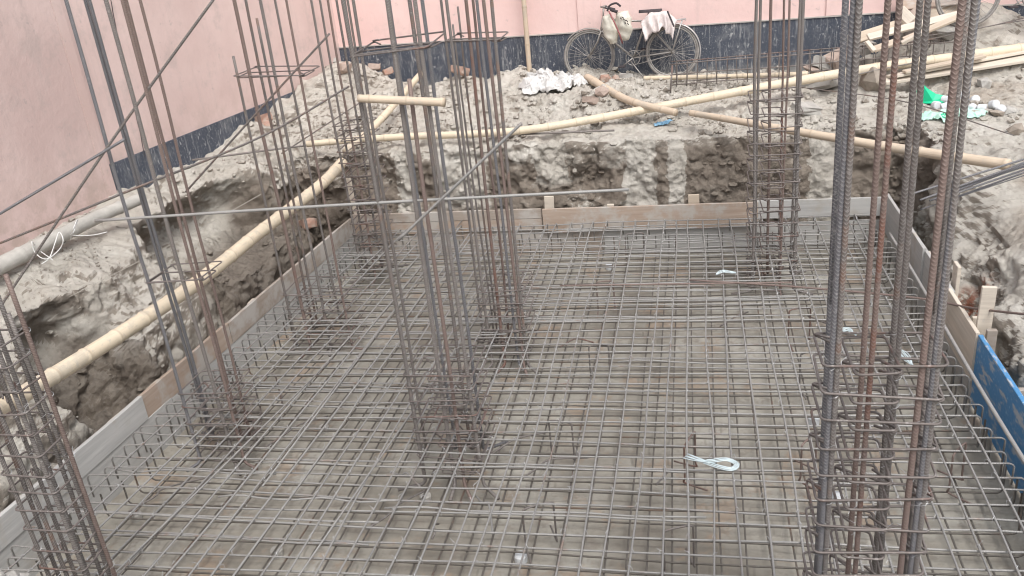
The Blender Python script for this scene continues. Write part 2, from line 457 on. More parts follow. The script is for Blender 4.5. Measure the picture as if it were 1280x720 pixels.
def terrain():
    cols = []
    def side_cols(n, fn): 
        for i in range(n): cols.append(fn(i/n))
    # (origin point on inner rect, outward direction, weights)
    side_cols(190, lambda t: (Vector((XL, lerp(YF, YB, t), 0)), Vector((-1, 0, 0)), (1, 0, 0, 0)))
    def corner(n, cx, cy, a0, wa, wb):
        for i in range(n):
            t = i/n; a = a0-t*PI/2; s = sst(0, 1, t)
            cols.append((Vector((cx, cy, 0)), Vector((math.cos(a), math.sin(a), 0)), tuple(lerp(p, q, s) for p, q in zip(wa, wb))))
    corner(46, XL, YB, PI, (1, 0, 0, 0), (0, 1, 0, 0))
    side_cols(215, lambda t: (Vector((lerp(XL, XR, t), YB, 0)), Vector((0, 1, 0)), (0, 1, 0, 0)))
    corner(64, XR, YB, PI/2, (0, 1, 0, 0), (0, 0, 1, 0))
    side_cols(190, lambda t: (Vector((XR, lerp(YB, YF, t), 0)), Vector((1, 0, 0)), (0, 0, 1, 0)))
    corner(24, XR, YF, 0, (0, 0, 1, 0), (0, 0, 0, 1))
    side_cols(40, lambda t: (Vector((lerp(XR, XL, t), YF, 0)), Vector((0, -1, 0)), (0, 0, 0, 1)))
    corner(24, XL, YF, -PI/2, (0, 0, 0, 1), (1, 0, 0, 0))
    NR = 135; far = [4.6, 5.2, 6.5, 9, 14, 25, 60, 200]
    C = len(cols); Rr = NR+len(far)
    P = np.zeros((C, Rr, 3))
    qs = np.linspace(0, 4.1, 420)
    for ci, (o, d, w) in enumerate(cols):
        hs = np.array([H(o.x+d.x*q, o.y+d.y*q, q, w) for q in qs])
        ds = np.sqrt(np.diff(qs)**2+np.diff(hs)**2)
        wq = 1/(1+qs[:-1]*.12)
        s = np.concatenate([[0], np.cumsum(ds*wq)])
        t = np.linspace(0, s[-1], NR)
        q = np.interp(t, s, qs); h = np.interp(t, s, hs)
        P[ci, :NR, 0] = o.x+d.x*q; P[ci, :NR, 1] = o.y+d.y*q; P[ci, :NR, 2] = h
        for k, fq in enumerate(far):
            P[ci, NR+k] = (o.x+d.x*fq, o.y+d.y*fq, h[-1] if k < 2 else .9)
    dn = np.roll(P, -1, 0)-np.roll(P, 1, 0)
    dr = np.gradient(P, axis=1)
    Nn = np.cross(dn, dr); Nn /= np.linalg.norm(Nn, axis=2, keepdims=True)+1e-9
    Nn *= np.sign(Nn[:, -1:, 2:3])
    for _ in range(3):
        Nn[:, 1:-1] = (Nn[:, 1:-1]*2+Nn[:, 2:]+Nn[:, :-2]+np.roll(Nn, 1, 0)[:, 1:-1]+np.roll(Nn, -1, 0)[:, 1:-1])
        Nn /= np.linalg.norm(Nn, axis=2, keepdims=True)+1e-9
    tb = noise.turbulence; fr = noise.fractal
    for ci in range(C):
        for r in range(NR+1):
            p = P[ci, r]; x, y, z = p
            v = Vector(p)
            rub = 1.
            if x < XL and y < 8: rub = .55+.45*sst(-5.2, -4.7, x)          # smoother slurry near the wall
            if y > 9.5 and y < 10.3 and x > -1: rub = .5
            if x > 2.6 and y > 7: rub = .5
            edge = sst(0, 4, r)
            a = tb(v*2.4, 4, False, noise_basis='PERLIN_ORIGINAL')
            b = abs(fr(v*7.+Vector((5, 1, 2)), .8, 2.1, 4))
            c = tb(v*15, 3, True)
            dsp = (.10*(a-.35)+.05*(b-.2)+.022*(c-.5))*rub*edge*(.35 if (x < XL+.05 and x > XL-.3 and y < 7.6) else 1)
            if y > 10.3 and -5 < x < 1.2: dsp += .05*(tb(v*6, 3, True)-.5)
            P[ci, r] += Nn[ci, r]*dsp
            # undercut hollows where the bank has fallen away below its crust
            sp = 1-Nn[ci, r, 2]**2
            if r > 3 and z > -.1 and y > 4.6:
                if x < XL and y < 9.4:
                    m_ = sst(5.2, 5.5, y)*(1-sst(5.8, 6.1, y))*.8+sst(7.1, 7.5, y)*(1-sst(8.9, 9.3, y))
                    P[ci, r, 0] -= .42*m_*sp*math.exp(-((z-.38)/.24)**2)
                elif y > YB:
                    m_ = sst(-.05, .3, noise.noise(Vector((x*1.3, 2, 9))))
                    P[ci, r, 1] += .13*m_*sp*math.exp(-((z-.25)/.2)**2)
                elif x > XR:
                    m_ = sst(.0, .3, noise.noise(Vector((y*1.6, 5, 9))))
                    P[ci, r, 0] += .2*m_*sp*math.exp(-((z-.3)/.2)**2)
    vs = P.reshape(-1, 3)
    fs = []
    for ci in range(C):
        cj = (ci+1) % C
        for r in range(Rr-1):
            fs.append((ci*Rr+r, ci*Rr+r+1, cj*Rr+r+1, cj*Rr+r))
    me = bpy.data.meshes.new('ground'); me.from_pydata([tuple(v) for v in vs], [], fs)
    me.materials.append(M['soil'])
    me.polygons.foreach_set('use_smooth', [True]*len(me.polygons)); me.update()
    o = bpy.data.objects.new('ground', me); COL.objects.link(o); o['kind'] = 'structure'
    vg = o.vertex_groups.new(name='rough')
    for ci in range(C):
        for r in range(5, NR-2):
            p = P[ci, r]; steepn = 1-abs(Nn[ci, r, 2])
            pt = noise.noise(Vector((p[0]*.9, p[1]*.9, p[2]*.9+11)))+.25*noise.noise(Vector(p)*4)
            wgt = .22+.78*sst(-.12, .25, pt)
            wgt = max(wgt, sst(.35, .7, steepn)*.9)
            vg.add([ci*Rr+r], wgt, 'REPLACE')
    sb = o.modifiers.new('dense', 'SUBSURF'); sb.subdivision_type = 'SIMPLE'; sb.levels = sb.render_levels = 1
    for nm, ty, size, st in (('lumps', 'MUSGRAVE', .2, .03), ('grit', 'CLOUDS', .03, .02), ('chops', 'VORONOI', .12, .035)):
        tx = bpy.data.textures.new(nm, ty); tx.noise_scale = size
        if ty == 'CLOUDS': tx.noise_depth = 3; tx.noise_type = 'HARD_NOISE'
        if ty == 'VORONOI': tx.distance_metric = 'DISTANCE'
        if ty == 'MUSGRAVE': tx.musgrave_type = 'RIDGED_MULTIFRACTAL'; tx.octaves = 4
        d = o.modifiers.new(nm, 'DISPLACE'); d.texture = tx; d.texture_coords = 'GLOBAL'; d.strength = st; d.mid_level = .5; d.vertex_group = 'rough'
    return o, P, Nn, NR, C
ground, GP, GN, GNR, GC = terrain()
from mathutils.bvhtree import BVHTree
bvh = BVHTree.FromPolygons([v.co.copy() for v in ground.data.vertices], [tuple(p.vertices) for p in ground.data.polygons])
def gz(x, y, d=.9):
    h = bvh.ray_cast(Vector((x, y, 6)), Vector((0, 0, -1)))
    return h[0].z if h[0] is not None else d

mb = MB()
n = 60
pts = [(lerp(XL-.15, XR+.15, i/n), lerp(YF-.15, YB+.15, j/n)) for j in range(n+1) for i in range(n+1)]
mb.add([(x, y, FZ+.012*noise.fractal(Vector((x*1.5, y*1.5, 0)), 1, 2, 4)) for x, y in pts],
       [(j*(n+1)+i, j*(n+1)+i+1, (j+1)*(n+1)+i+1, (j+1)*(n+1)+i) for j in range(n) for i in range(n)])
o = mb.build('pit_floor', M['floor'], smooth=True); o['kind'] = 'structure'

# clods scattered over the spoil
def clod_mesh(mb, c, r, rnd):
    t = (1+5**.5)/2
    V = [(-1, t, 0), (1, t, 0), (-1, -t, 0), (1, -t, 0), (0, -1, t), (0, 1, t), (0, -1, -t), (0, 1, -t), (t, 0, -1), (t, 0, 1), (-t, 0, -1), (-t, 0, 1)]
    Fc = [(0, 11, 5), (0, 5, 1), (0, 1, 7), (0, 7, 10), (0, 10, 11), (1, 5, 9), (5, 11, 4), (11, 10, 2), (10, 7, 6), (7, 1, 8), (3, 9, 4), (3, 4, 2), (3, 2, 6), (3, 6, 8), (3, 8, 9), (4, 9, 5), (2, 4, 11), (6, 2, 10), (8, 6, 7), (9, 8, 1)]
    sx, sy, sz = rnd.uniform(.7, 1.3), rnd.uniform(.7, 1.3), rnd.uniform(.5, .9)
    mb.add([(c[0]+v[0]*r*.53*sx*rnd.uniform(.75, 1.2), c[1]+v[1]*r*.53*sy*rnd.uniform(.75, 1.2), c[2]+v[2]*r*.53*sz*rnd.uniform(.75, 1.2)) for v in V], Fc)
mb = MB(); rr = random.Random(3)
for i in range(15000):
    u = rr.random()
    if u < .46: ci = rr.randrange(236, 451)
    elif u < .56: ci = rr.randrange(451, 515)
    elif u < .82: ci = rr.randrange(0, 236)
    else: ci = rr.randrange(515, 650)
    r = rr.randrange(10, GNR)
    p = GP[ci, r]; nz_ = GN[ci, r][2]
    pn = noise.noise(Vector((p[0]*1.1, p[1]*1.1, p[2]+7)))+.3*noise.noise(Vector(p)*4)
    if pn < (-.12 if 236 <= ci < 451 and p[1] > 10 else .05) and nz_ > .6: continue
    if p[1] < 2 or (nz_ < .6 and (rr.random() < .65 or (p[1] > 9.3 and min(abs(p[0]-q_) for q_ in (-.52, -.13, 1.5, -1.55, -2.6)) < .25))): continue
    s = (.01+.045*rr.random()**3.5)*(1. if p[1] > 9 else .8)
    q = Vector(p)+Vector(GN[ci, r])*s*(.15 if nz_ > .6 else -.05)
    q += Vector((rr.uniform(-.02, .02), rr.uniform(-.02, .02), 0))
    clod_mesh(mb, q, s, rr)
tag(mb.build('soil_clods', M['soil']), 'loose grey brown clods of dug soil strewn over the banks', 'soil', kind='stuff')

# ------------------------------------------------------------------ walls
def prism(poly, z0, z1, mb=None):
    mb = mb or MB(); n = len(poly)
    vs = [(x, y, z0) for x, y in poly]+[(x, y, z1) for x, y in poly]
    fs = [tuple(range(n-1, -1, -1)), tuple(range(n, 2*n))]+[(i, (i+1) % n, n+(i+1) % n, n+i) for i in range(n)]
    mb.add(vs, fs); return mb
def slab_along(a, b, th, z0, z1, mb=None):
    """wall strip from a to b (its seen face on the line), thickness th away to the left of a->b"""
    a = Vector(a); b = Vector(b); d = (b-a).normalized(); nn = Vector((-d.y, d.x))*th
    return prism([tuple(a), tuple(b), tuple(b+nn), tuple(a+nn)], z0, z1, mb)
w = empty('boundary_wall', (-6, 5, 0), 'tall faded pink wall along the left side with a dark painted base', 'wall')
slab_along((-5.93, -6), (-5.93, 7.87), .3, .2, 4.2).build('wall_panel', M['pinkL'], w)
slab_along((-5.926, 7.873), (-5.926, 8.02), .32, .2, 4.2).build('pilaster', M['pinkO'], w)
slab_along((-6.0, 8.035), (-5.03, 12.95), .3, .2, 4.2).build('wall_panel', M['pinkL'], w)
slab_along((-5.983, 8.035), (-5.013, 12.95), .012, .2, 1.24).build('painted_base', M['dadoL'], w)
W0 = Vector((-5.05, 12.78)); W1 = Vector((2.6, 12.22)); Wd = (W1-W0).normalized()
def wallpt(t): return W0+Wd*t
mb = MB(); P_ = []
for i in range(60):
    t = i/59; px = lerp(125, 181, t)+.8*noise.noise(Vector((t*14, 1, 1)))+1.2*noise.noise(Vector((t*4, 7, 1))); py = lerp(-60, 196, t)
    r_ = ray(px, py); a_ = Vector((-5.98, 8.035)); d_ = Vector((.97, 4.915)); n_ = Vector((d_.y, -d_.x))
    k_ = (a_.dot(n_))/(r_[0]*n_.x+r_[1]*n_.y); P_.append(Vector(CAM+r_*k_))
mb.tube(P_, lambda t, L: .004+.006*abs(noise.noise(Vector((L*3, 4, 4)))), 5); mb.build('crack', M['dark'], w)
w = empty('rear_wall', (-1, 12.6, 0), 'pink rear wall with dark speckled base band behind the bicycle', 'wall')
a = wallpt(-1.2); b = wallpt(12.5)
slab_along(a, b, .3, .2, 4.6).build('wall_panel', M['pinkB'], w)
nrm = Vector((Wd.y, -Wd.x))
a2 = wallpt(-.3)+nrm*.015; b2 = wallpt(12.5)+nrm*.015
slab_along(a2, b2, .012, .2, 1.585).build('painted_base', M['dado'], w)
slab_along(wallpt(-.3)+nrm*.03, wallpt(12.5)+nrm*.03, .028, 1.588, 1.603).build('ledge', M['ledge'], w)
for t0 in (3.62, 6.85, 10.2):
    slab_along(wallpt(t0)+nrm*.022, wallpt(t0+.32)+nrm*.022, .02, 1.606, 4.6).build('pilaster', M['pinkB'], w)

# ------------------------------------------------------------------ formwork boards
def board(p0, p1, z0, z1, th, mat, label, name='formwork_board', z1b=None, group='formwork boards around the pit', side=1):
    p0 = Vector((*p0, 0)); p1 = Vector((*p1, 0)); d = p1-p0; L = d.length; ang = math.atan2(d.y, d.x)
    z1b = z1 if z1b is None else z1b
    n = max(2, int(L/.25)); mb = MB(); vs = []
    for i in range(n+1):
        t = i/n; x = t*L-L/2; zt = lerp(z1, z1b, t)+.004*noise.noise(Vector((x*4, z1, p0.x)))
        wob = .006*noise.noise(Vector((x*1.3, 3, p0.y)))
        for yy, zz in ((-th/2, z0), (th/2, z0), (th/2, zt-.003), (th/2-.004, zt), (-th/2+.004, zt), (-th/2, zt-.003)):
            vs.append((x, yy+wob, zz))
    fs = []
    for i in range(n):
        for k in range(6):
            k2 = (k+1) % 6; fs.append((i*6+k, (i+1)*6+k, (i+1)*6+k2, i*6+k2))
    fs.append((0, 1, 2, 3, 4, 5)); fs.append(tuple(n*6+k for k in (5, 4, 3, 2, 1, 0)))
    mb.add(vs, fs)
    o = mb.build(name, mat); o.location = ((p0+p1)/2); o.rotation_euler = (0, 0, ang)
    return tag(o, label, 'board', group)
bl = lambda y: -4.34+.075*(y-3.7)
board((bl(2.2), 2.2), (bl(5.28), 5.28), -.07, .135, .035, M['wgrey'], 'long pale grey cement coated board along the near left pit edge')
board((bl(5.22)-.01, 5.285), (bl(6.55), 6.55), -.08, .13, .03, M['worange'], 'orange brown board following the pale grey board on the left edge')
board((bl(6.56), 6.56), (bl(9.3), 9.3), -.08, .125, .03, M['wbrown'], 'brown grey board at the far end of the left pit edge')
board((bl(2.2)-.01, 2.2), (bl(5.6)-.01, 5.6), -.43, -.075, .035, M['wgrey'], 'grey board low under the pale board at the near left edge')
board((bl(5.61)-.01, 5.61), (bl(9.3)-.01, 9.3), -.43, -.085, .035, M['wgrey'], 'stained grey board low under the brown boards at the far left edge')
yb = lambda x: 9.3+.04*(x+4)*.3
board((-3.93, 9.38), (-1.64, 9.36), .03, .14, .03, M['wbrown'], 'brown board at the left of the back edge behind the bar columns')
board((-3.93, 9.385), (-1.64, 9.365), -.12, .027, .03, M['worange'], 'lower orange board under the left back board')
board((-1.62, 9.33), (.74, 9.31), -.12, .145, .03, M['worange'], 'long orange brown board in the middle of the back edge')
board((.72, 9.35), (2.02, 9.33), -.06, .145, .03, M['wgrey'], 'pale grey board at the right end of the back edge')
board((-3.93, 9.4), (-.95, 9.38), -.43, -.125, .03, M['wbrown'], 'brown board low on the left half of the back edge')
board((-.94, 9.375), (2.02, 9.365), -.43, -.125, .03, M['wgrey'], 'grey board low on the right half of the back edge')
board((2.04, 9.28), (2.05, 7.75), -.2, .2, .03, M['wgrey'], 'pale grey board at the far right corner of the pit')
board((2.07, 7.95), (2.07, 6.88), -.2, .18, .028, M['wgrey'], 'second pale grey board on the right edge, past the corner board')
board((2.04, 6.9), (2.04, 6.12), -.2, .2, .03, M['wpale'], 'whitish board on the right edge just before the blue board')
board((2.05, 6.1), (2.05, 2.2), -.36, .2, .032, M['blue'], 'bright blue painted board with scuffs on the right pit edge')
board((2.09, 9.28), (2.09, 6.12), -.43, -.205, .03, M['wgrey'], 'low grey board under the pale boards on the right edge')
def stake(px, py, ztop, y, w, t, mat, label, h=.8, lean=(0, 0)):
    p = ony(px, py, y)
    mb = MB(); mb.box((0, 0, -h/2), (w, t, h), bev=.004)
    o = mb.build('wooden_stake', mat); o.location = p; o.rotation_euler = (lean[0], lean[1], R_.uniform(-.1, .1))
    return tag(o, label, 'stake', 'wooden stakes holding the formwork')
stake(686, 245, 0, 9.42, .11, .02, M['wpale'], 'broad pale stake behind the joint of the back boards', lean=(0, .03))
stake(763, 255, 0, 9.38, .075, .03, M['wpale'], 'small pale peg behind the middle back board')
stake(867, 243, 0, 9.38, .12, .03, M['wtan'], 'tan block stake behind the middle back board near the far right cage')
stake(434, 222, 0, 9.45, .07, .04, M['wpale'], 'tall pale stake at the far left corner of the pit', 1.0, (0, -.1))
q = lambda x: x
for (px, py, y, w, t, mt, lb, h, ln) in [
    (314, 376, 6.75, .04, .12, 'wpale', 'pale stake behind the brown boards of the left edge', .5, (0, -.05)),
    (191, 480, 5.2, .03, .16, 'wpale', 'pale wedge at the end of the pale grey left board', .4, (0, 0)),
    (146, 519, 4.75, .03, .2, 'wpale', 'low pale wedge behind the near left board', .3, (0, 0)),
    (1129, 258, 8.6, .03, .12, 'wpale', 'thin pale stake behind the far right corner board', .5, (0, .1)),
    (1161, 316, 7.45, .04, .1, 'wpale', 'short pale stake behind the second right board', .5, (0, .05)),
    (1197, 330, 6.95, .03, .13, 'wpale', 'upright pale plank between the right board and the bank', .7, (0, 0)),
    (1237, 358, 6.35, .1, .03, 'wpale', 'tall pointed pale plank standing behind the whitish right board', .9, (0, .04)),
    (1219, 396, 6.05, .04, .04, 'wpale', 'thin pale peg beside the pointed plank', .5, (0, 0)),
    (1240, 412, 5.75, .07, .04, 'wbrown', 'short brown stake behind the start of the blue board', .7, (0, 0)),
    (1275, 486, 5.05, .08, .04, 'wbrown', 'brown stake behind the blue board', .7, (0, 0))]:
    X_ = bl(y)-.055 if px < 640 else (2.13 if y > 6 else 2.15)
    r_ = ray(px, py); k_ = X_/r_[0]; pz = CAM+r_*k_
    mb = MB(); mb.box((0, 0, -h/2), (w, t, h), bev=.004)
    o = mb.build('wooden_stake', M[mt]); o.location = (X_, pz[1], pz[2]); o.rotation_euler = (ln[0], ln[1]*.3, R_.uniform(-.1, .1))
    tag(o, lb, 'stake', 'wooden stakes holding the formwork')

# ------------------------------------------------------------------ rebar mats
def jit(a): return R_.uniform(-a, a)
def hooked(p0, p1, drop0, drop1, bow=.0, n=14):
    """nearly straight bar with bent ends (drop<0 = down)"""
    p0 = Vector(p0); p1 = Vector(p1); P = []
    if drop0:
        P += [p0+Vector((0, 0, drop0)), p0+Vector((0, 0, drop0*.15))]
        P.append(p0+(p1-p0).normalized()*.012+Vector((0, 0, drop0*.05)))
        P.append(p0+(p1-p0).normalized()*.03)
    else: P.append(p0)
    ph = R_.uniform(0, 10); side = (p1-p0).cross(Vector((0, 0, 1))).normalized()
    for i in range(1, n):
        t = i/n
        P.append(p0.lerp(p1, t)+side*noise.noise(Vector((t*4, ph, 1)))*bow+Vector((0, 0, noise.noise(Vector((t*5, ph, 4)))*bow*.6)))
    if drop1:
        P.append(p1-(p1-p0).normalized()*.03)
        P.append(p1-(p1-p0).normalized()*.012+Vector((0, 0, drop1*.05)))
        P += [p1+Vector((0, 0, drop1*.15)), p1+Vector((0, 0, drop1))]
    else: P.append(p1)
    return P
RB = .0065
topm = empty('rebar_mat', (-1, 5.5, 0), 'upper mat of light grey reinforcing bars tied in a grid across the pit', 'rebar mat', 'reinforcing bar mats in the pit')
lowm = empty('rebar_mat', (-1, 5.5, -.3), 'lower mat of brownish bars seen through the upper mat near the pit floor', 'rebar mat', 'reinforcing bar mats in the pit')
cross = []; longs = []
y = 2.45
while y < 9.24:
    yy = y+jit(.012); sk = jit(.03)
    x0 = -4.2+.075*(y-3.7)+jit(.05); x1 = 1.9+jit(.04)
    mb = MB(); mb.tube(hooked((x0, yy-sk, 0), (x1, yy+sk, 0+jit(.004)), -.2+jit(.06), -.2+jit(.06), .034, 22), RB*R_.uniform(.92, 1.08), 7)
    mb.build('cross_bar', M['mat'], topm, True); cross.append((yy, sk, x0, x1))
    if R_.random() < .55:
        xa = lerp(x0, x1, R_.random()**2*.6); xb = min(x1, xa+R_.uniform(1.2, 3.5)); off = R_.choice((-1, 1))*R_.uniform(.02, .05)
        mb = MB(); mb.tube(hooked((xa, yy+off, .0), (xb, yy+off+jit(.03), .0), 0, 0, .03, 14), RB, 7); mb.build('cross_bar', M['mat'], topm, True)
    y += .128+jit(.02)
# bars running away from the camera: measured (near x at y=3.7, far x at y=9)
x = -4.0
while x < 1.86:
    t = sst(-4.0, -1.2, x)
    far = x+lerp(.42, .06, t)+(.0 if x < 0 else 0)
    if x > .9: far = x-.05*(x-.9)-jit(.02)
    xn = x-(far-x)*.28; far += jit(.035); xn += jit(.02)
    mb = MB(); mb.tube(hooked((xn, 2.35, .014), (far, 9.2+jit(.05), .014), -.2, -.2+jit(.06), .032, 26), RB*R_.uniform(.92, 1.1), 7)
    mb.build('long_bar', M['mat'], topm, True); longs.append((xn, far))
    x += .147+jit(.016)
# extra lapped bars at other angles on the left
for (a, b) in [((425, 645), (539, 480)), ((400, 512), (520, 352)), ((148, 712), (302, 560))]:
    p = onz(*a, .03); qd = onz(*b, .03); d = (qd-p)
    mb = MB(); mb.tube([p-d*.4, p+d*.3, qd, qd+d*1.0], RB, 7); mb.build('long_bar', M['mat'], topm, True)
ZL = -.33
y = 2.4
while y < 9.24:
    mb = MB(); mb.tube(hooked((-4.1+.075*(y-3.7)+jit(.04), y+jit(.03), ZL), (1.9+jit(.05), y+jit(.03), ZL), .2, .2, .03, 12), RB, 6, cap=False)
    mb.build('cross_bar', M['matlow'], lowm, True); y += .15+jit(.02)
x = -3.95
while x < 1.9:
    t = sst(-4.0, -1.2, x); far = x+lerp(.42, .02, t)+jit(.04)
    mb = MB(); mb.tube(hooked((x-(far-x)*.28, 2.35, ZL-.014), (far, 9.15+jit(.05), ZL-.014), .1, .2, .03, 12), RB, 6, cap=False)
    mb.build('long_bar', M['matlow'], lowm, True); x += .152+jit(.02)
# wire ties on the upper crossings
mb = MB(); rr = random.Random(11)
for (yy, sk, x0, x1) in cross:
    for (xn, far) in longs:
        t = (yy-2.35)/(9.2-2.35); xx = lerp(xn, far, t)
        if rr.random() < .42 or xx < x0+.05 or xx > x1-.05: continue
        c = Vector((xx, yy+sk*(2*(xx-x0)/(x1-x0)-1), .008)); a = rr.choice((PI/4, -PI/4)); r = .013
        u = Vector((math.cos(a), math.sin(a), 0))*r
        P = [c+u*1.05+Vector((0, 0, -.014)), c+u+Vector((0, 0, .012)), c+Vector((0, 0, .022)), c-u+Vector((0, 0, .012)), c-u*1.05+Vector((0, 0, -.014))]
        mb.tube(P, .0013, 3, cap=False)
        if rr.random() < .6:
            e = c+Vector((rr.uniform(-.02, .02), rr.uniform(-.02, .02), .03+rr.random()*.015))
            mb.tube([c+Vector((0, 0, .018)), e], .0014, 3, cap=False)
o = mb.build('tie_wires', M['wire'], topm); o['kind'] = 'stuff'

# chairs holding the upper mat up
def chair(loc, rz, h=.3, w=.13, name='bar_chair', mat='steel', lab='', foot=.16, tilt=0):
    hw = w/2
    P = smooth_pts([(-hw-.01, -foot, -h), (-hw, 0, -h+.008), (-hw, 0, -h+.05), (-hw, 0, -.05), (-hw+.01, 0, -.005), (0, .0, .004), (hw-.01, 0, -.005), (hw, 0, -.05), (hw, 0, -h+.05), (hw, 0, -h+.008), (hw+.01, foot, -h)], 40)
    mb = MB(); mb.tube(P, .0065, 7)
    o = mb.build(name, M[mat], smooth=True); o.location = loc; o.rotation_euler = (tilt, 0, rz)
    return tag(o, lab, 'bar chair', 'bent bar chairs between the two mats')
for (px, py, rz, h, w, mt, lb) in [
    (672, 632, .45, .31, .2, 'steel', 'dark bent bar chair in the mat near the bottom centre'),
    (848, 660, .35, .31, .18, 'steel', 'dark bent bar chair below the white strap at the bottom edge'),
    (700, 527, -.2, .31, .17, 'steel', 'dark bent bar chair in the mat just right of the centre column'),
    (1000, 386, .2, .31, .18, 'rust', 'rusty bent bar chair in front of the far right cage'),
    (1017, 440, .25, .31, .2, 'steel', 'dark bent bar chair left of the near thick bars'),
    (748, 432, .1, .3, .16, 'steel', 'dark bent bar chair right of the second centre cage'),
    (793, 292, .2, .3, .2, 'steel', 'dark bent bar chair near the back boards'),
    (862, 548, 1.2, .3, .2, 'rust', 'rusty bar chair edge on, behind the white strap'),
    (756, 352, .1, .3, .16, 'rust', 'small rusty bar chair far out in the middle of the mat'),
    (1012, 548, .9, .3, .18, 'rust', 'rusty bar chair beside the foot of the near thick bars'),
    (330, 470, .5, .3, .18, 'steel', 'dark bar chair in the left of the mat behind the left cage'),
    (1200, 560, .9, .3, .18, 'rust', 'rusty bar chair beside the blue board')]:
    p = onz(px, py, -.01); chair(p, rz, h, w, mat=mt, lab=lb)
# loose bent offcuts lying on the lower mat
for i, (a, b, lb) in enumerate([((457, 662), (532, 613), 'dark crooked offcut bar lying below the centre column'), ((540, 674), (548, 655), 'short hooked dark offcut bar at the bottom left centre'),
        ((614, 568), (684, 540), 'dark bent offcut bar right of the centre column'), ((650, 600), (735, 572), 'thin dark offcut bar between two chairs'),
        ((160, 640), (262, 596), 'thick dark crooked bar on the floor beside the left cage'), ((935, 390), (900, 408), 'small dark offcut in front of the far right cage'),
        ((488, 590), (528, 612), 'pale offcut bar slanting under the centre column'), ((595, 620), (616, 668), 'long pale offcut bar pointing to the bottom centre chair'),
        ((1010, 395), (1062, 420), 'grey offcut bar crossing behind the near thick bars'), ((820, 606), (846, 590), 'short curved offcut left of the white strap'),
        ((330, 560), (410, 520), 'dark crooked bar lying between the left cage and the centre column'), ((700, 434), (742, 428), 'rust red offcut bar right of the second centre cage')]):
    p = onz(*a, -.24); q_ = onz(*b, -.24); m_ = (p+q_)/2+Vector((jit(.06), jit(.06), .05))
    mb = MB(); mb.tube(smooth_pts([p, p.lerp(m_, .6)+Vector((jit(.03), jit(.03), 0)), m_, q_], 15), .007, 7)
    tag(mb.build('offcut_bar', M['rust'] if 'rust' in lb else (M['mat'] if 'pale' in lb else M['steel']), smooth=True), lb, 'steel bar', 'loose offcut bars in the mat')
# cover blocks on the floor
for i, (px, py, lb) in enumerate([(1017, 525, 'two part white mortar block on the floor left of the near thick bars'), (1046, 622, 'small white mortar block on the floor between the near thick bars'),
        (651, 697, 'white mortar block on the floor under the bottom centre chair'), (346, 690, 'dull grey mortar block on the floor at the bottom left'),
        (405, 536, 'dark grey mortar block on the floor left of the centre column'), (170, 645, 'round grey mortar block beside the front left cage'),
        (762, 333, 'white mortar lump on the floor near the back boards'), (532, 622, 'round grey mortar block under the foot of the centre column')]):
    p = onz(px, py, FZ+.03); mb = MB()
    mb.tube([p+Vector((0, 0, -.03)), p+Vector((0, 0, .02)), p+Vector((0, 0, .028))], lambda t, L: .042 if t < .9 else .034, 14)
    tag(mb.build('cover_block', M['cover'] if 'white' in lb else M['chunk']), lb, 'mortar block', 'mortar spacer blocks on the pit floor')

# ------------------------------------------------------------------ column cages
def stirrup_pts(w, d, rc=.025, hooks=True, tail=.08):
    P = []
    c = [(-w/2, -d/2), (w/2, -d/2), (w/2, d/2), (-w/2, d/2)]
    start = 3
    for k in range(5):
        cx, cy = c[(start+k) % 4]
        ix = cx-math.copysign(rc, cx); iy = cy-math.copysign(rc, cy)
        a0 = {(-1, 1): PI, (-1, -1): PI, (1, -1): 1.5*PI, (1, 1): 0}[(int(math.copysign(1, cx)), int(math.copysign(1, cy)))]
        if (cx < 0 and cy > 0): a0 = PI/2
        for j in range(4):
            a = a0+j/3*PI/2
            P.append(Vector((ix+rc*math.cos(a), iy+rc*math.sin(a), .0)))
    # first and last corner coincide: lift the lapped leg and add hook tails
    n = len(P); out = []
    for i, p in enumerate(P): out.append(p+Vector((0, 0, .012*i/n)))
    if hooks:
        dirv = Vector((1, -1, 0)).normalized()
        out = [out[1]+dirv*tail+Vector((.0, .0, -.01))]+out[1:-1]+[out[-2]+dirv*tail+Vector((0, 0, .01))]
    return out
def rib_rf(a, L):
    k = abs(((a/(2*PI)+.25) % 1)*2-1)
    ph = (L/.0118+k*1.8) % 1.
    r = 1+.075*max(0, math.sin(ph*2*PI))**2
    return r*(1+.07*(abs(math.cos(a)) > .96))
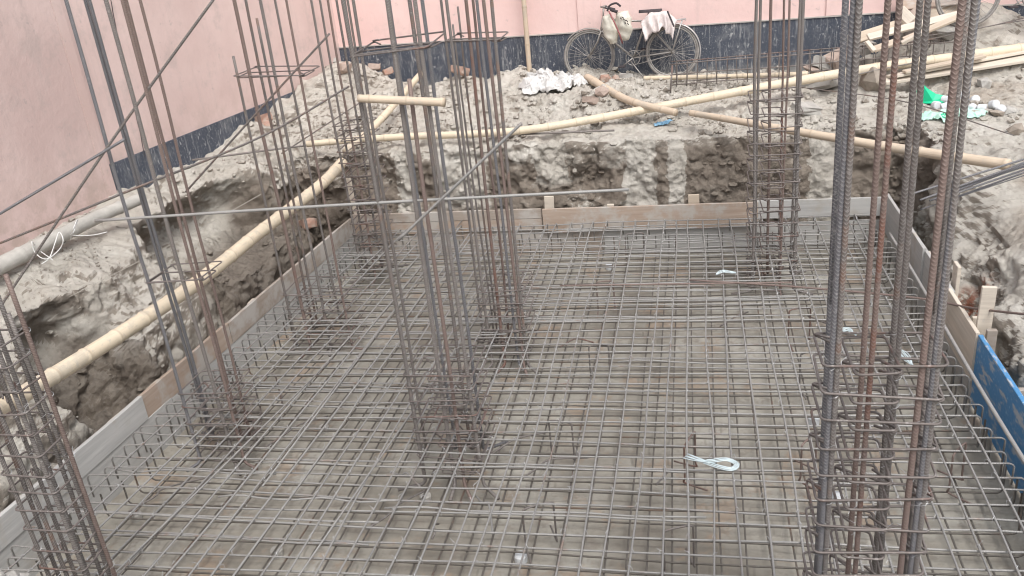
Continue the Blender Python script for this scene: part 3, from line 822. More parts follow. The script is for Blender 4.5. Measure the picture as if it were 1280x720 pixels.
def cage(name, label, Yf, Yb, yref, bars, xl, xr, hoops, r=.011, ribbed=False, ztop=4.3, zbot=-.3, inner=None, rs=.0052, top_hoop=None, k=1.0):
    """bars: (px at image row yref, 'f'/'b'/'m' or y, material, top z or None, radius factor)"""
    zt_ = lambda z: 3.4-(3.4-z)*k
    Yf *= k; Yb *= k; r *= k
    hoops = [zt_(z) for z in hoops if zt_(z) > -.32]
    if top_hoop is not None: top_hoop = zt_(top_hoop)
    bars = [tuple(b[:3])+((zt_(b[3]) if len(b) > 3 and b[3] else None),)+tuple(b[4:]) for b in bars]
    Ym = (Yf+Yb)/2
    L = []
    for b in bars:
        px, fb, mt = b[:3]
        Y = {'f': Yf, 'b': Yb, 'm': Ym}.get(fb, fb)
        p = ony(px, yref if len(b) < 6 else b[5], Y); L.append((p.x, Y, mt, b[3] if len(b) > 3 and b[3] else ztop+jit(.3), b[4] if len(b) > 4 else 1.))
    xl = ony(xl, yref, Yf).x; xr = ony(xr, yref, Yf).x
    cx = (xl+xr)/2; w = xr-xl
    root = empty('column_cage', (cx, Ym, 0), label, 'column cage', 'upright column reinforcement cages')
    for (x, Y, mt, zt, rf_) in L:
        lx, ly = jit(.007), jit(.007); mb = MB()
        if ribbed:
            P = [(x, Y, zbot), (x, Y, 1.0)]
            z = 1.0
            while z < 3.45: z += .003; P.append((x+lx*(z-1), Y+ly*(z-1), z))
            P.append((x+lx*(zt-1), Y+ly*(zt-1), zt))
            mb.tube(P, r*rf_, 12, rf=rib_rf)
        else:
            ph = R_.uniform(0, 9)
            P = [(x+lx*(z-1)+.016*noise.noise(Vector((z*.8, ph, 0))), Y+ly*z+.012*noise.noise(Vector((z*.8, ph, 5))), z) for z in np.linspace(zbot, zt, 14)]
            a_ = math.atan2(Y-Ym, x-cx)+jit(.5)
            e_ = Vector(P[0]); fo = Vector((math.cos(a_), math.sin(a_), 0))
            P = [tuple(e_+fo*(.16+jit(.05))+Vector((0, 0, -.03))), tuple(e_+fo*.03+Vector((0, 0, -.025))), tuple(e_+fo*.008+Vector((0, 0, -.01)))]+P
            mb.tube(P, r*rf_, 8)
        mb.build('main_bar', M[mt], root, True)
    def add_hoop(z, w_, d_, ox=0, oy=0, tail=.08, flip=False, nm='stirrup', tilt=.0):
        P = stirrup_pts(w_, d_, tail=tail); a = jit(.02)+(PI if flip else 0)
        Rm = Matrix.Rotation(a, 3, 'Z')
        tx, ty = jit(.06)+tilt, jit(.06)
        Q = []
        for p in P:
            v = Rm @ p; Q.append(v+Vector((cx+ox, Ym+oy, z+v.x*tx+v.y*ty)))
        mb = MB(); mb.tube(Q, rs, 7); mb.build(nm, M['stirrup'], root, True)
    dd = Yb-Yf
    for i, z in enumerate(hoops):
        add_hoop(z+jit(.01), w+2*r+.012+jit(.008), dd+2*r+.012, flip=(i % 2 == 0))
        if inner: add_hoop(z-.02+jit(.012), w*inner[0], dd+2*r+.03, ox=inner[1]*w, flip=(i % 2 == 1), nm='inner_stirrup')
    if top_hoop is not None:
        zt = top_hoop
        add_hoop(zt, w+2*r+.01, dd+2*r+.01, tail=.07)
        add_hoop(zt-.018, w+2*r+.02, dd*.6, oy=-dd*.1, tail=.1, flip=True)
    # tie wires as one part
    mb = MB()
    for z in hoops:
        for (x, Y, *_r) in L:
            if rr.random() < .6:
                a = rr.uniform(0, 6)
                c = Vector((x, Y, z)); k = r+.006
                mb.tube([c+Vector((math.cos(a+j)*k, math.sin(a+j)*k, -.014+.007*j)) for j in range(5)]+[c+Vector((math.cos(a+4)*k*2.2, math.sin(a+4)*k*2.2, .03))], .0011, 3, cap=False)
    if mb.v: mb.build('tie_wires', M['wire'], root)['kind'] = 'stuff'
    return root
ar = lambda a, b, s: list(np.arange(a, b, s))
# near right column
cage('H', 'near right column cage of very thick ribbed bars, tallest in the picture', 2.88, 3.12, 480,
     [(1037.2, 'f', 'blue_steel'), (1044.6, 'f', 'steel', None, .95), (1033, 'b', 'blue_steel', 1.9, 1.),
      (1077, 'm', 'rust', None, .95), (1087, 'f', 'rust', None, .9),
      (1113, 'b', 'steel'), (1120.6, 'm', 'steel', None, .95),
      (1149.5, 'f', 'rust', None, 1.08), (1163.2, 'f', 'blue_steel', None, .95), (1170.6, 'f', 'steel', None, 1.), (1158, 'b', 'steel', 1.85, 1.)],
     1034, 1176, ar(.0, 1.78, .118), r=.0106, ribbed=True, ztop=4.4, inner=(.42, -.06), rs=.0052)
# front left
cage('A', 'front left column cage with one leaning rust red bar, lowest left corner', 3.08, 3.24, 600,
     [(14, 'f', 'steel', 2.1), (27, 'm', 'steel', 2.25), (36, 'f', 'steel', 2.2), (50, 'b', 'steel', 1.98), (60, 'f', 'steel', 1.95), (66, 'm', 'steel', 2.15), (84, 'b', 'steel', 2.0), (92, 'b', 'steel', 1.85),
      (101, 'b', 'rust', 2.05, 1.05)],
     10, 62, ar(.1, 1.8, .118), r=.011, zbot=-.3)
cage('B', 'left column cage of tall bars in front of the bamboo pole with one hoop halfway', 4.68, 4.98, 350,
     [(185, 'f', 'blue_steel', None, 1.1), (207, 'b', 'blue_steel'), (212, 'b', 'blue_steel', None, 1.1), (229, 'f', 'steel', None, 1.2), (246, 'f', 'rust'), (250, 'b', 'rust'), (264, 'b', 'rust', None, .9)],
     184, 247, [.52, .42, .3, .2, .1, .0], r=.0105, top_hoop=1.36, k=1.085, inner=(.5, .1))
cage('C', 'third cage of the left row, one hoop round its bars above the dark wall base', 6.35, 6.72, 200,
     [(320, 'f', 'steel', 2.5), (337, 'f', 'rust', None, 1.3), (347, 'b', 'steel', None, 1), (355, 'b', 'steel', 2.72, 1.), (366, 'f', 'steel', None, 1.1), (385, 'b', 'steel', None, .9), (395, 'f', 'rust', None, .85)],
     318, 395, [.48, .36, .25, .13, .02], r=.011, top_hoop=2.33, k=1.09, inner=(.5, .05))
cage('D', 'far left corner cage closely ringed with double hoops from the mat upward', 8.1, 8.4, 300,
     [(444, 'f', 'steel'), (453, 'b', 'steel'), (462, 'f', 'rust'), (471, 'b', 'steel'), (480, 'f', 'steel'), (484, 'b', 'steel')],
     443, 481, ar(0., 1.62, .125), r=.0115, inner=(.5, -.1), rs=.0055, k=1.05)
cage('E', 'centre column cage whose tall bars pass the short tied bamboo piece', 4.48, 4.86, 440,
     [(504, 'f', 'steel', None, 1.15), (513, 'b', 'steel', None, .9), (546, 'f', 'steel', None, 1.25), (552, 'b', 'blue_steel'), (558, 'f', 'rust', 2.58, 1.1), (572, 'b', 'steel', None, 1.1), (580, 'f', 'steel', None, 1.1), (588, 'b', 'blue_steel', None, 1.05)],
     503, 583, [.79, .7, .6, .5, .4, .3, .2, .1], r=.0105, top_hoop=2.73, k=1.09, inner=(.55, .12))
cage('F', 'second centre column cage behind and right of the centre one, rusty at its foot', 6.05, 6.4, 400,
     [(601, 'b', 'steel', None, .9), (608, 'f', 'steel'), (613, 'b', 'steel', 2.6, .7), (619, 'b', 'steel', 2.72, .7), (627, 'f', 'rust', None, 1.1), (635, 'b', 'rust'), (641, 'f', 'blue_steel'), (648, 'f', 'rust', None, 1.1), (655, 'f', 'steel', None, 1.15)],
     603, 657, [.62, .52, .42, .3, .2, .1], r=.011, top_hoop=2.52, k=1.09, inner=(.5, .1))
cage('G', 'far right column cage with dense hoops standing near the back boards', 7.42, 7.78, 200,
     [(943, 'f', 'steel', None, 1.1), (947, 'b', 'steel'), (961, 'b', 'rust'), (976, 'b', 'rust', None, .75), (980, 'f', 'rust', None, .7), (993, 'b', 'steel'), (997, 'f', 'steel', None, 1.15)],
     940, 999, ar(.0, 1.7, .12), r=.0125, inner=(.42, -.03), rs=.0055, top_hoop=None, k=1.085)

# ------------------------------------------------------------------ loose long bars
def rod(pts, r, mat, label, name='steel_rod', group='loose steel rods', cat='steel rod', n=24):
    mb = MB(); mb.tube(smooth_pts(pts, n), r, 8)
    return tag(mb.build(name, M[mat], smooth=True), label, cat, group)
rod([ony(-14, 405, 4.7), ony(137, 180, 5.02), ony(272, -8, 5.2)], .0085, 'steel', 'thin rod crossing steeply over the pink wall, tied to the left cage')
rod([ony(-10, 273, 4.8), ony(156, 174, 5.04)], .009, 'blue_steel', 'ribbed rod ending at the left cage in front of the pink wall')
rod([ony(-10, 308, 5.2), ony(150, 243, 5.25), ony(326, 171, 6.28), ony(436, 108, 7.2)], .0085, 'steel', 'long thin rod rising to the right past the left cage and third cage')
rod([ony(232, 240, 6.2), ony(330, 131, 6.3), ony(412, 42, 6.4)], .008, 'steel', 'straight rod slanting steeply through the third cage')
rod([onz(352, 192, 1.0), onz(432, 140, 1.15), onz(470, 116, 1.2)], .008, 'steel', 'thin rod lying behind the third cage on the pale bank')
rod([ony(119, 276, 4.84), ony(430, 256, 4.84), ony(786, 237, 5.2)], .0098, 'mat', 'long horizontal ribbed rod tied across the left and centre cages')
rod([ony(652, 154, 4.82), ony(498, 300, 4.78)], .009, 'mat', 'pale slanting rod in front of the centre cage', group='loose steel rods')
rod([onz(240, 200, .98), onz(430, 177, .86), onz(600, 170, .86), onz(768, 163, .86)], .012, 'steel', 'grey rod lying along the rim of the back bank')
rod([onz(1112, 292, .1), onz(1142, 341, .12), onz(1222, 480, .12), onz(1300, 608, .12)], .0135, 'mat', 'thick grey ribbed rod lying along the right edge of the mat')
rod([onz(862, 350, .03), onz(988, 358, .04), onz(1142, 372, .1), onz(1215, 385, .24), onz(1300, 395, .5)], .0095, 'rust', 'rusty rod lying across the mat and over the right hand board')
rod([onz(700, 357, .02), onz(990, 353, .03)], .008, 'rust', 'rust red rod lying on the mat at the foot of the far right cage')
for i, (a, b, lb) in enumerate([((1128, 246), (1290, 196), 'topmost rod of the dark bundle on the right bank'), ((1150, 250), (1290, 201), 'second rod of the dark bundle on the right bank'),
        ((1158, 247), (1290, 205), 'middle rod of the dark bundle on the right bank'), ((1170, 250), (1290, 209), 'fourth rod of the dark bundle on the right bank'), ((1150, 262), (1290, 216), 'lowest thin rod under the dark bundle on the right bank'),
        ((1162, 251), (1290, 203), 'rod wedged between the second and middle rods of the dark bundle'), ((1175, 254), (1290, 212), 'rod at the underside of the dark bundle on the right bank'), ((1180, 245), (1290, 199), 'rod just under the topmost one of the dark bundle')]):
    y0, y1 = 7.2, 7.5
    rod([ony(*a, y0+.03*i), ony(*b, y1+.03*i)], .009 if i != 4 else .005, 'blue_steel', lb, group='rods bundled on the right bank')
rod([onz(1000, 109, .97), onz(1130, 127, 1.0), onz(1267, 169, .97)], .006, 'steel', 'thin rod lying across the pale ground in front of the green bag')
for i, (a, b, c_) in enumerate([((1040, 100), (1140, 79), (1290, 56)), ((1045, 96), (1150, 73), (1290, 51)), ((1080, 88), (1180, 64), (1290, 47)), ((1150, 46), (1230, 34), (1290, 20)), ((1150, 52), (1240, 32), (1290, 24))]):
    z = 1.12 if i < 3 else 1.42
    rod([onz(*a, z-.03), onz(*b, z+.04), onz(*c_, z+.06)], .007, 'steel', ['lowest', 'second', 'third', 'upper', 'topmost'][i]+' thin rod of those lying over the back right heap', group='thin rods on the back right heap')
# thin white twine near left and string lines
def twine(pts, label, r=.004, mat='string', name='twine', n=40):
    return rod(pts, r, mat, label, name, 'twine and string', 'string', n)
twine([ony(87, 371, 5.6), ony(215, 305, 5.9), ony(326, 243, 6.4)], 'thin taut string crossing the left bank behind the left cage', .0025, 'greyline')
p0 = onz(55, 318, 1.0)
twine([onz(66, 325, .98), onz(48, 312, 1.0), onz(40, 302, 1.12), onz(44, 316, 1.02), onz(58, 324, .99), onz(74, 312, 1.02), onz(79, 300, 1.1), onz(74, 290, 1.15), onz(70, 300, 1.1), onz(62, 322, .99), onz(52, 330, .97)], 'loose loops of white twine around the near part of the grey pole', .0045)
twine([onz(88, 300, 1.0), onz(92, 285, 1.15), onz(97, 274, 1.17), onz(92, 290, 1.12), onz(90, 294, 1.03), onz(115, 294, .98), onz(134, 290, .98)], 'white twine tied on the grey pole with a loose tail', .0045)

# ------------------------------------------------------------------ bamboo
def bamboo(name, pts, r0, r1, label, mat='bamboo', pitch=.3, n=90, cat='bamboo pole', group='bamboo poles'):
    P = smooth_pts(pts, n)
    P = [p+Vector((0, 0, .006*noise.noise(p*1.5))) for p in P]
    # resample so nodes are crisp
    L = [0]
    for a, b in zip(P, P[1:]): L.append(L[-1]+(b-a).length)
    tot = L[-1]; m = int(tot/.02)
    Q = []
    k = 0
    for i in range(m+1):
        s = tot*i/m
        while k < len(L)-2 and L[k+1] < s: k += 1
        Q.append(P[k].lerp(P[k+1], (s-L[k])/max(1e-6, L[k+1]-L[k])))
    ov = R_.random()*pitch
    def rf(t, Lx):
        d = abs(((Lx/pitch) % 1)-0.)*pitch; d = min(d, pitch-d)
        return lerp(r0, r1, t)*(1+.13*math.exp(-(d/.014)**2)-.02*math.exp(-((d-.03)/.02)**2))
    mb = MB(); mb.tube(Q, rf, 14, vscale=1/pitch, v0=ov)
    return tag(mb.build(name, M[mat], smooth=True), label, cat, group)
# node at L/pitch integer -> material ring at fract 0
bamboo('bamboo_pole', [ony(-30, 527, 3.55), ony(50, 480, 4.35), ony(230, 365, 6.0), ony(330, 286, 7.45), ony(400, 232, 8.7), ony(428, 203, 9.3)], .056, .062, 'thick near bamboo pole slanting along the left bank behind the cages', pitch=.33)
bamboo('bamboo_pole', [onz(432, 190, .88), onz(480, 145, 1.05), onz(526, 92, 1.25)], .045, .04, 'thin bamboo pole continuing toward the rear wall behind the centre cage', pitch=.3)
bamboo('bamboo_pole', [onz(383, 180, .95), onz(480, 172, .92), onz(650, 163, .92), onz(800, 138, .97), onz(960, 108, 1.08), onz(1100, 84, 1.14), onz(1300, 58, 1.2)], .038, .062, 'longest bamboo pole curving across the whole back bank', pitch=.33, n=120)
bamboo('bamboo_pole', [onz(863, 141, 1.0), onz(960, 158, .98), onz(1100, 182, .92), onz(1262, 206, .9)], .034, .048, 'bamboo pole spanning the back right corner of the pit', 'bamboo2', pitch=.36)
bamboo('bamboo_pole', [onz(734, 97, 1.12), onz(785, 125, 1.05), onz(845, 141, .98)], .055, .04, 'short crooked bamboo pole lying below the bicycle wheel', 'bamboo2', pitch=.4)
bamboo('bamboo_pole', [onz(805, 98, 1.02), onz(900, 96, 1.02), onz(1010, 92, 1.05)], .03, .03, 'thin bamboo pole lying behind the flat bar cage', 'bamboo', pitch=.4)
bamboo('bamboo_piece', [ony(448, 123, 4.84), ony(556, 128, 4.84)], .023, .025, 'short bamboo piece tied across the bars of the centre cage', 'bamboo2', pitch=.22)
p = ony(662, 90, 12.4)
bamboo('bamboo_stick', [p+Vector((0, 0, -.2)), p+Vector((.01, -.01, 1.2)), p+Vector((.0, .1, 2.6))], .035, .032, 'upright pale bamboo stick standing against the rear wall', 'bamboo2', pitch=.5)
bamboo('coated_pole', [onz(-40, 352, 1.0), onz(60, 302, 1.02), onz(120, 272, 1.02), onz(176, 248, 1.02)], .075, .058, 'thick grey cement coated pole lying at the foot of the pink wall', 'pipe', pitch=.6, cat='pole')

# ------------------------------------------------------------------ flat ladder cage by the wall
def ladder():
    A = onz(843, 108, .98); B = Vector((3.3, 11.35, 1.06)); d = (B-A); L = d.length; ang = math.atan2(d.y, d.x)
    root = empty('beam_cage', A, 'long low cage of thin bars lying on its side before the rear wall', 'beam cage')
    h, w = .26, .2
    dx = d.normalized(); py = Vector((-dx.y, dx.x, 0)); up = Vector((0, 0, 1))
    for a in (0, .5, 1):
        for b in ((0, 1) if a != .5 else (0,)):
            mb = MB(); o = A+py*b*w+up*(a*h+.02)
            mb.tube([o+dx*s+up*.015*noise.noise(Vector((s, a, b))) for s in np.linspace(-.05, L, 16)], .007, 6); mb.build('long_bar', M['stirrup'], root, True)
    s = .03
    while s < L:
        o = A+dx*s+up*.02; mb = MB(); j = jit(.015)
        mb.tube([o-up*.03, o+up*(h+.01)+dx*j, o+up*(h+.01)+py*w+dx*j, o+py*w, o], .0055, 6); mb.build('stirrup', M['stirrup'], root, True); s += .125
    # leaning end legs
    mb = MB(); o = A+Vector((-.02, -.05, 0)); mb.tube([o+up*.28, o+Vector((-.03, -.12, -.05))], .012, 6); mb.build('end_bar', M['stirrup'], root, True)
ladder()

# ------------------------------------------------------------------ timber and planks, back right
def plank(c0, c1, w, t, mat, label, roll=0., name='timber_plank', group='timber pile by the rear wall'):
    c0 = Vector(c0); c1 = Vector(c1); d = c1-c0; L = d.length
    mb = MB(); mb.box((0, 0, 0), (L, w, t), bev=min(.004, t/5))
    o = mb.build(name, M[mat]); o.location = (c0+c1)/2
    o.rotation_euler = (d.to_track_quat('X', 'Z') @ Matrix.Rotation(roll, 3, 'X').to_quaternion()).to_euler()
    return tag(o, label, 'plank', group)
plank(onz(1104, 102, 1.02), onz(1330, 66, 1.14), .18, .035, 'wpale', 'wide pale plank lowest on the right above the green bag', .1, group='pale planks on the right ground')
plank(onz(1112, 96, 1.07), onz(1330, 55, 1.2), .16, .03, 'wpale', 'upper pale plank overlapping the lowest one on the right', -.1, group='pale planks on the right ground')
plank(onz(1130, 90, 1.12), onz(1230, 70, 1.2), .1, .03, 'wtan', 'short tan plank on top of the right hand planks', 0, group='pale planks on the right ground')
plank(ony(1065, 50, 11.5), ony(1196, 8, 11.9), .13, .04, 'wtan', 'long tan plank leaning highest on the timber pile', .9)
plank(ony(1085, 47, 11.35), ony(1218, 13, 11.6), .1, .035, 'wpale', 'long pale plank just under the highest one on the timber pile', .6)
plank(ony(1130, 50, 11.2), ony(1215, 14, 11.3), .1, .03, 'wtan', 'tan plank lying across the timber pile', .3)
plank(ony(1125, 12, 11.7), ony(1140, 27, 11.5), .12, .03, 'wpale', 'short pale board end sticking out of the timber pile', .8)
plank(ony(1135, 28, 11.7), ony(1155, 10, 11.8), .16, .05, 'brick2', 'brown block end standing on the timber pile', .8)
plank(ony(1127, 54, 11.1), ony(1152, 41, 11.1), .05, .04, 'wpale', 'short pale stick in the middle of the timber pile', .3)
plank(ony(1083, 52, 11.1), ony(1093, 64, 11.0), .05, .04, 'wpale', 'short pale stick leaning at the foot of the timber pile', .3)
plank(ony(1092, 62, 11.1), ony(1120, 52, 11.1), .12, .03, 'wtan', 'small dark sided board at the foot of the timber pile', .3)
plank(ony(1120, 4, 12.0), ony(1215, -6, 11.9), .3, .02, 'worange', 'orange sheet board lying flat behind the timber pile', .5)

def rock(c, r, mat, label, name='brick_fragment', cat='rubble', group='broken brick and stone pieces', sq=(1, 1, .6), cubic=False):
    rd = random.Random(int(c[0]*1000)+17)
    mb = MB()
    if cubic: mb.box((0, 0, 0), (r*2*sq[0], r*1.3*sq[1], r*1.3*sq[2]), bev=r*.12, jit=r*.12)
    else:
        t = MB(); clod_mesh(t, (0, 0, 0), r*1.1, rd); mb = t
        mb.v = [(v[0]*sq[0], v[1]*sq[1], v[2]*sq[2]/.7) for v in mb.v]
    o = mb.build(name, M[mat]); o.location = c; o.rotation_euler = (rd.uniform(-.4, .4), rd.uniform(-.4, .4), rd.uniform(0, 3))
    return tag(o, label, cat, group)
def on_ground(px, py, lift=.0):
    """where the picture ray meets the built ground"""
    r = Vector(ray(px, py)).normalized()
    h = bvh.ray_cast(Vector(CAM), r)
    if h[0] is not None and h[0].y > W0.y+(h[0].x-W0.x)*Wd.y/Wd.x-.25:
        return ony(px, py, W0.y+(h[0].x-W0.x)*Wd.y/Wd.x-.3)+Vector((0, 0, lift))
    return (h[0] if h[0] is not None else onz(px, py, 1))+Vector((0, 0, lift))
for (px, py, r, mt, lb, cub) in [
    (385, 283, .12, 'brick', 'orange brick chunk in the hollow behind the left boards', True),
    (575, 91, .12, 'brick', 'red brick piece below the rear wall behind the second centre cage', True),
    (485, 92, .1, 'brick', 'broken red brick behind the centre cage near the rear wall', True),
    (468, 86, .09, 'brick2', 'dusty brick lump left of the broken red one by the rear wall', True),
    (757, 102, .08, 'brick', 'red brick crumb under the bicycle front wheel', False),
    (770, 100, .07, 'brick', 'second red crumb under the bicycle next to the lump', False),
    (738, 128, .09, 'brick2', 'dusty brick piece below the white cloth heap on its right', True),
    (752, 118, .1, 'brick2', 'pinkish rounded brick piece beside the crooked bamboo', False),
    (330, 150, .1, 'brick', 'red brick rubble at the end of the dark wall base', True),
    (335, 158, .08, 'brick', 'small red crumb at the end of the dark wall base', False),
    (245, 490, .1, 'brick', 'red brick bit in the dark gap behind the left boards', True),
    (390, 88, .22, 'chunk', 'large pale concrete slab piece in the back left corner', True),
    (408, 80, .14, 'chunk', 'grey concrete lump right of the large slab piece', True),
    (372, 94, .12, 'chunk', 'small flat concrete piece left of the large slab piece', True),
    (432, 88, .13, 'brick2', 'brown lump heaped in the corner behind the far left cage', False),
    (1090, 108, .2, 'stone', 'big brown stone on the right behind the rusty near bars', False),
    (1022, 110, .22, 'chunk', 'flat pale slab piece on the ground beneath the long bamboo', True),
    (1008, 140, .14, 'chunk', 'thin white flat chip on the bank near the far right cage', True),
    (1048, 78, .16, 'brick2', 'brown half brick at the left of the timber pile', True),
    (1030, 82, .14, 'chunk', 'white grey rubble lump left of the half brick', True),
    (1015, 90, .12, 'brick2', 'pinkish rubble lump behind the flat bar cage', False),
    (1075, 60, .16, 'chunk', 'pale block in the foot of the timber pile', True),
    (1180, 42, .18, 'chunk', 'grey rounded lump on the heap right of the timber pile', False),
    (1230, 108, .1, 'chunk', 'round grey stone behind the green bag', False),
    (1262, 142, .08, 'chunk', 'small pale lump right of the white mortar blocks', False),
    (1245, 144, .07, 'stone', 'small brown lump between mortar blocks and the picture edge', False),
    (1270, 166, .1, 'stone', 'brown stone at the right edge below the mortar blocks', False),
    (720, 153, .05, 'stone', 'dark root like lump on the back rim under the long bamboo', False),
    (783, 75, .09, 'chunk', 'grey block wedged under the bicycle pedals', True)]:
    p = on_ground(px, py, r*.3)
    if 'pedals' in lb: p = ony(783, 96, 12.0)
    rock(p, r, mt, lb, name='concrete_piece' if mt == 'chunk' else ('stone' if mt == 'stone' else 'brick_fragment'), cubic=cub, sq=(1.2, 1, .45) if 'slab' in lb or 'flat' in lb else (1, 1, .75))

mb = MB(); rd = random.Random(5)
for k in range(260):
    t = rd.random(); c = ony(lerp(-60, 105, t), lerp(716, 742, t*t)+rd.uniform(0, 60), 2.7+rd.uniform(-.1, .1))
    clod_mesh(mb, c, rd.uniform(.012, .05), rd)
tag(mb.build('mortar_heap', M['chunk']), 'pale crumbly mortar heap in the bottom left corner of the picture', 'mortar heap', kind=None)
# ------------------------------------------------------------------ soft things
def crumple(name, c, sx, sy, amp, mat, label, cat, seed=0, nx=46, ragged=.25, dome=.0, mats=None):
    mb = MB(); V = []
    for j in range(nx+1):
        for i in range(nx+1):
            u, v = i/nx*2-1, j/nx*2-1
            a = math.atan2(v, u); rad = max(abs(u), abs(v))
            s = rad*(1+ragged*noise.noise(Vector((math.cos(a)*2, math.sin(a)*2, seed))))
            x, y = math.cos(a)*s*sx, math.sin(a)*s*sy
            w = Vector((u*2.2, v*2.2, seed))
            dz = abs(noise.noise(w*1.4))*amp*1.8+abs(noise.noise(w*3.2))*amp*.8+abs(noise.noise(w*7))*amp*.25+dome*(1-rad*rad)
            x += noise.noise(w*2+Vector((9, 0, 0)))*amp*.9; y += noise.noise(w*2+Vector((0, 9, 0)))*amp*.9
            gx, gy = c[0]+x, c[1]+y
            V.append((gx, gy, max(gz(gx, gy), c[2]-.25)+.01+dz))
    fs = [(j*(nx+1)+i, j*(nx+1)+i+1, (j+1)*(nx+1)+i+1, (j+1)*(nx+1)+i) for j in range(nx) for i in range(nx)]
    mb.add(V, fs)
    o = mb.build(name, M[mat], smooth=False)
    sd = o.modifiers.new('thick', 'SOLIDIFY'); sd.thickness = .004
    return tag(o, label, cat)
p = on_ground(690, 112)
crumple('torn_cloth', p+Vector((.0, 0, 0)), .42, .34, .07, 'whitecloth', 'crumpled torn white sheet on the spoil heap below the bicycle', 'cloth', 4, ragged=.8, dome=.08)
p = on_ground(1190, 142)
crumple('plastic_bag', p, .36, .2, .03, 'greenp', 'flattened pale green plastic bag under white mortar blocks', 'bag', 8, 34, .4)
p = on_ground(1172, 128)
mb = MB()
c = p
flap = [(-.2, .05, .0), (-.22, .06, .13), (-.19, .05, .24), (-.12, .04, .16), (-.02, .03, .09), (.12, .0, .06), (.1, -.08, .02), (-.05, -.1, .01), (-.15, -.06, .01)]
ctr = Vector((-.06, -.03, .03))
V = [c+ctr]+[c+Vector(q_) for q_ in flap]
mb.add(V, [(0, i+1, (i+1) % len(flap)+1) for i in range(len(flap))])
o = mb.build('plastic_scrap', M['green']); sd = o.modifiers.new('t', 'SOLIDIFY'); sd.thickness = .004
tag(o, 'bright green plastic flap standing up beside the mortar blocks', 'plastic scrap')
p = on_ground(1186, 147); 
crumple('plastic_scrap', p, .13, .07, .03, 'green', 'bright green plastic patch in front of the mortar blocks', 'plastic scrap', 5, 16, .4)
for i, (px, py, lb) in enumerate([(1170, 135, 'leftmost in the front row on the green bag'), (1181, 137, 'second from the left on the green bag'), (1182, 128, 'in the back row at the left'), (1200, 124, 'tallest, in the middle of the back row'),
        (1218, 128, 'behind the pair on the green bag'), (1214, 139, 'left one of the front pair on the bag'), (1227, 139, 'right one of the front pair on the bag'), (1242, 134, 'back one of the two off the bag'), (1250, 141, 'rightmost, lying off the bag')]):
    p = on_ground(px, py, .03); mb = MB(); a = R_.uniform(0, 3); dv = Vector((math.cos(a), math.sin(a), jit(.5))).normalized()*.042
    mb.tube([p-dv, p-dv*.85, p+dv*.85, p+dv], lambda t, L: .046 if .1 < t < .9 else .036, 14)
    tag(mb.build('mortar_block', M['cover'], smooth=False), 'white round mortar block, '+lb, 'mortar block', 'white mortar blocks on the green bag')
p = on_ground(828, 156); crumple('plastic_scrap', p, .1, .05, .02, 'bluescrap', 'torn light blue plastic scrap on the back rim', 'plastic scrap', 2, 16, .5)
# plastic strap bundle on the mat
def strap(P, w, label, mat='ptape', n=26):
    mb = MB(); P = smooth_pts(P, n); m = len(P)
    for s in range(7):
        o = (s/6-.5)
        Q = []
        for i, p_ in enumerate(P):
            t = i/(m-1); tp = w(t)
            d = (P[min(i+1, m-1)]-P[max(i-1, 0)]).normalized(); sd = d.cross(Vector((0, 0, 1))).normalized()
            Q.append(p_+sd*o*tp+Vector((0, 0, .004*math.sin(s*2.1+t*6))))
        mb.tube(Q, .0032, 5)
    return tag(mb.build('plastic_strap', M[mat], smooth=True), label, 'plastic strap')
strap([onz(857, 570, .04), onz(877, 576, .045), onz(888, 577, .05), onz(908, 574.5, .04), onz(921, 580, .035), onz(914, 586, .035), onz(896, 582, .04), onz(880, 577, .045)],
      lambda t: lerp(.06, .012, min(1, t*5)) if t < .2 else .03, 'looped pale plastic strap lying on the mat left of the near thick bars')
strap([onz(895, 343, .03), onz(905, 339, .035), onz(920, 341, .03)], lambda t: .045*math.sin(PI*t)+.005, 'pale plastic scrap on the mat left of the far right cage')
strap([onz(1053, 413, .03), onz(1061, 412, .035), onz(1070, 419, .03)], lambda t: .05*math.sin(PI*min(1, t+.2))+.006, 'pale plastic scrap on the mat between the near thick bars')
strap([onz(1124, 437, .03), onz(1132, 446, .035), onz(1142, 458, .03)], lambda t: .06*math.sin(PI*min(1, t+.1))+.006, 'pale plastic scrap on the mat by the right hand bars')

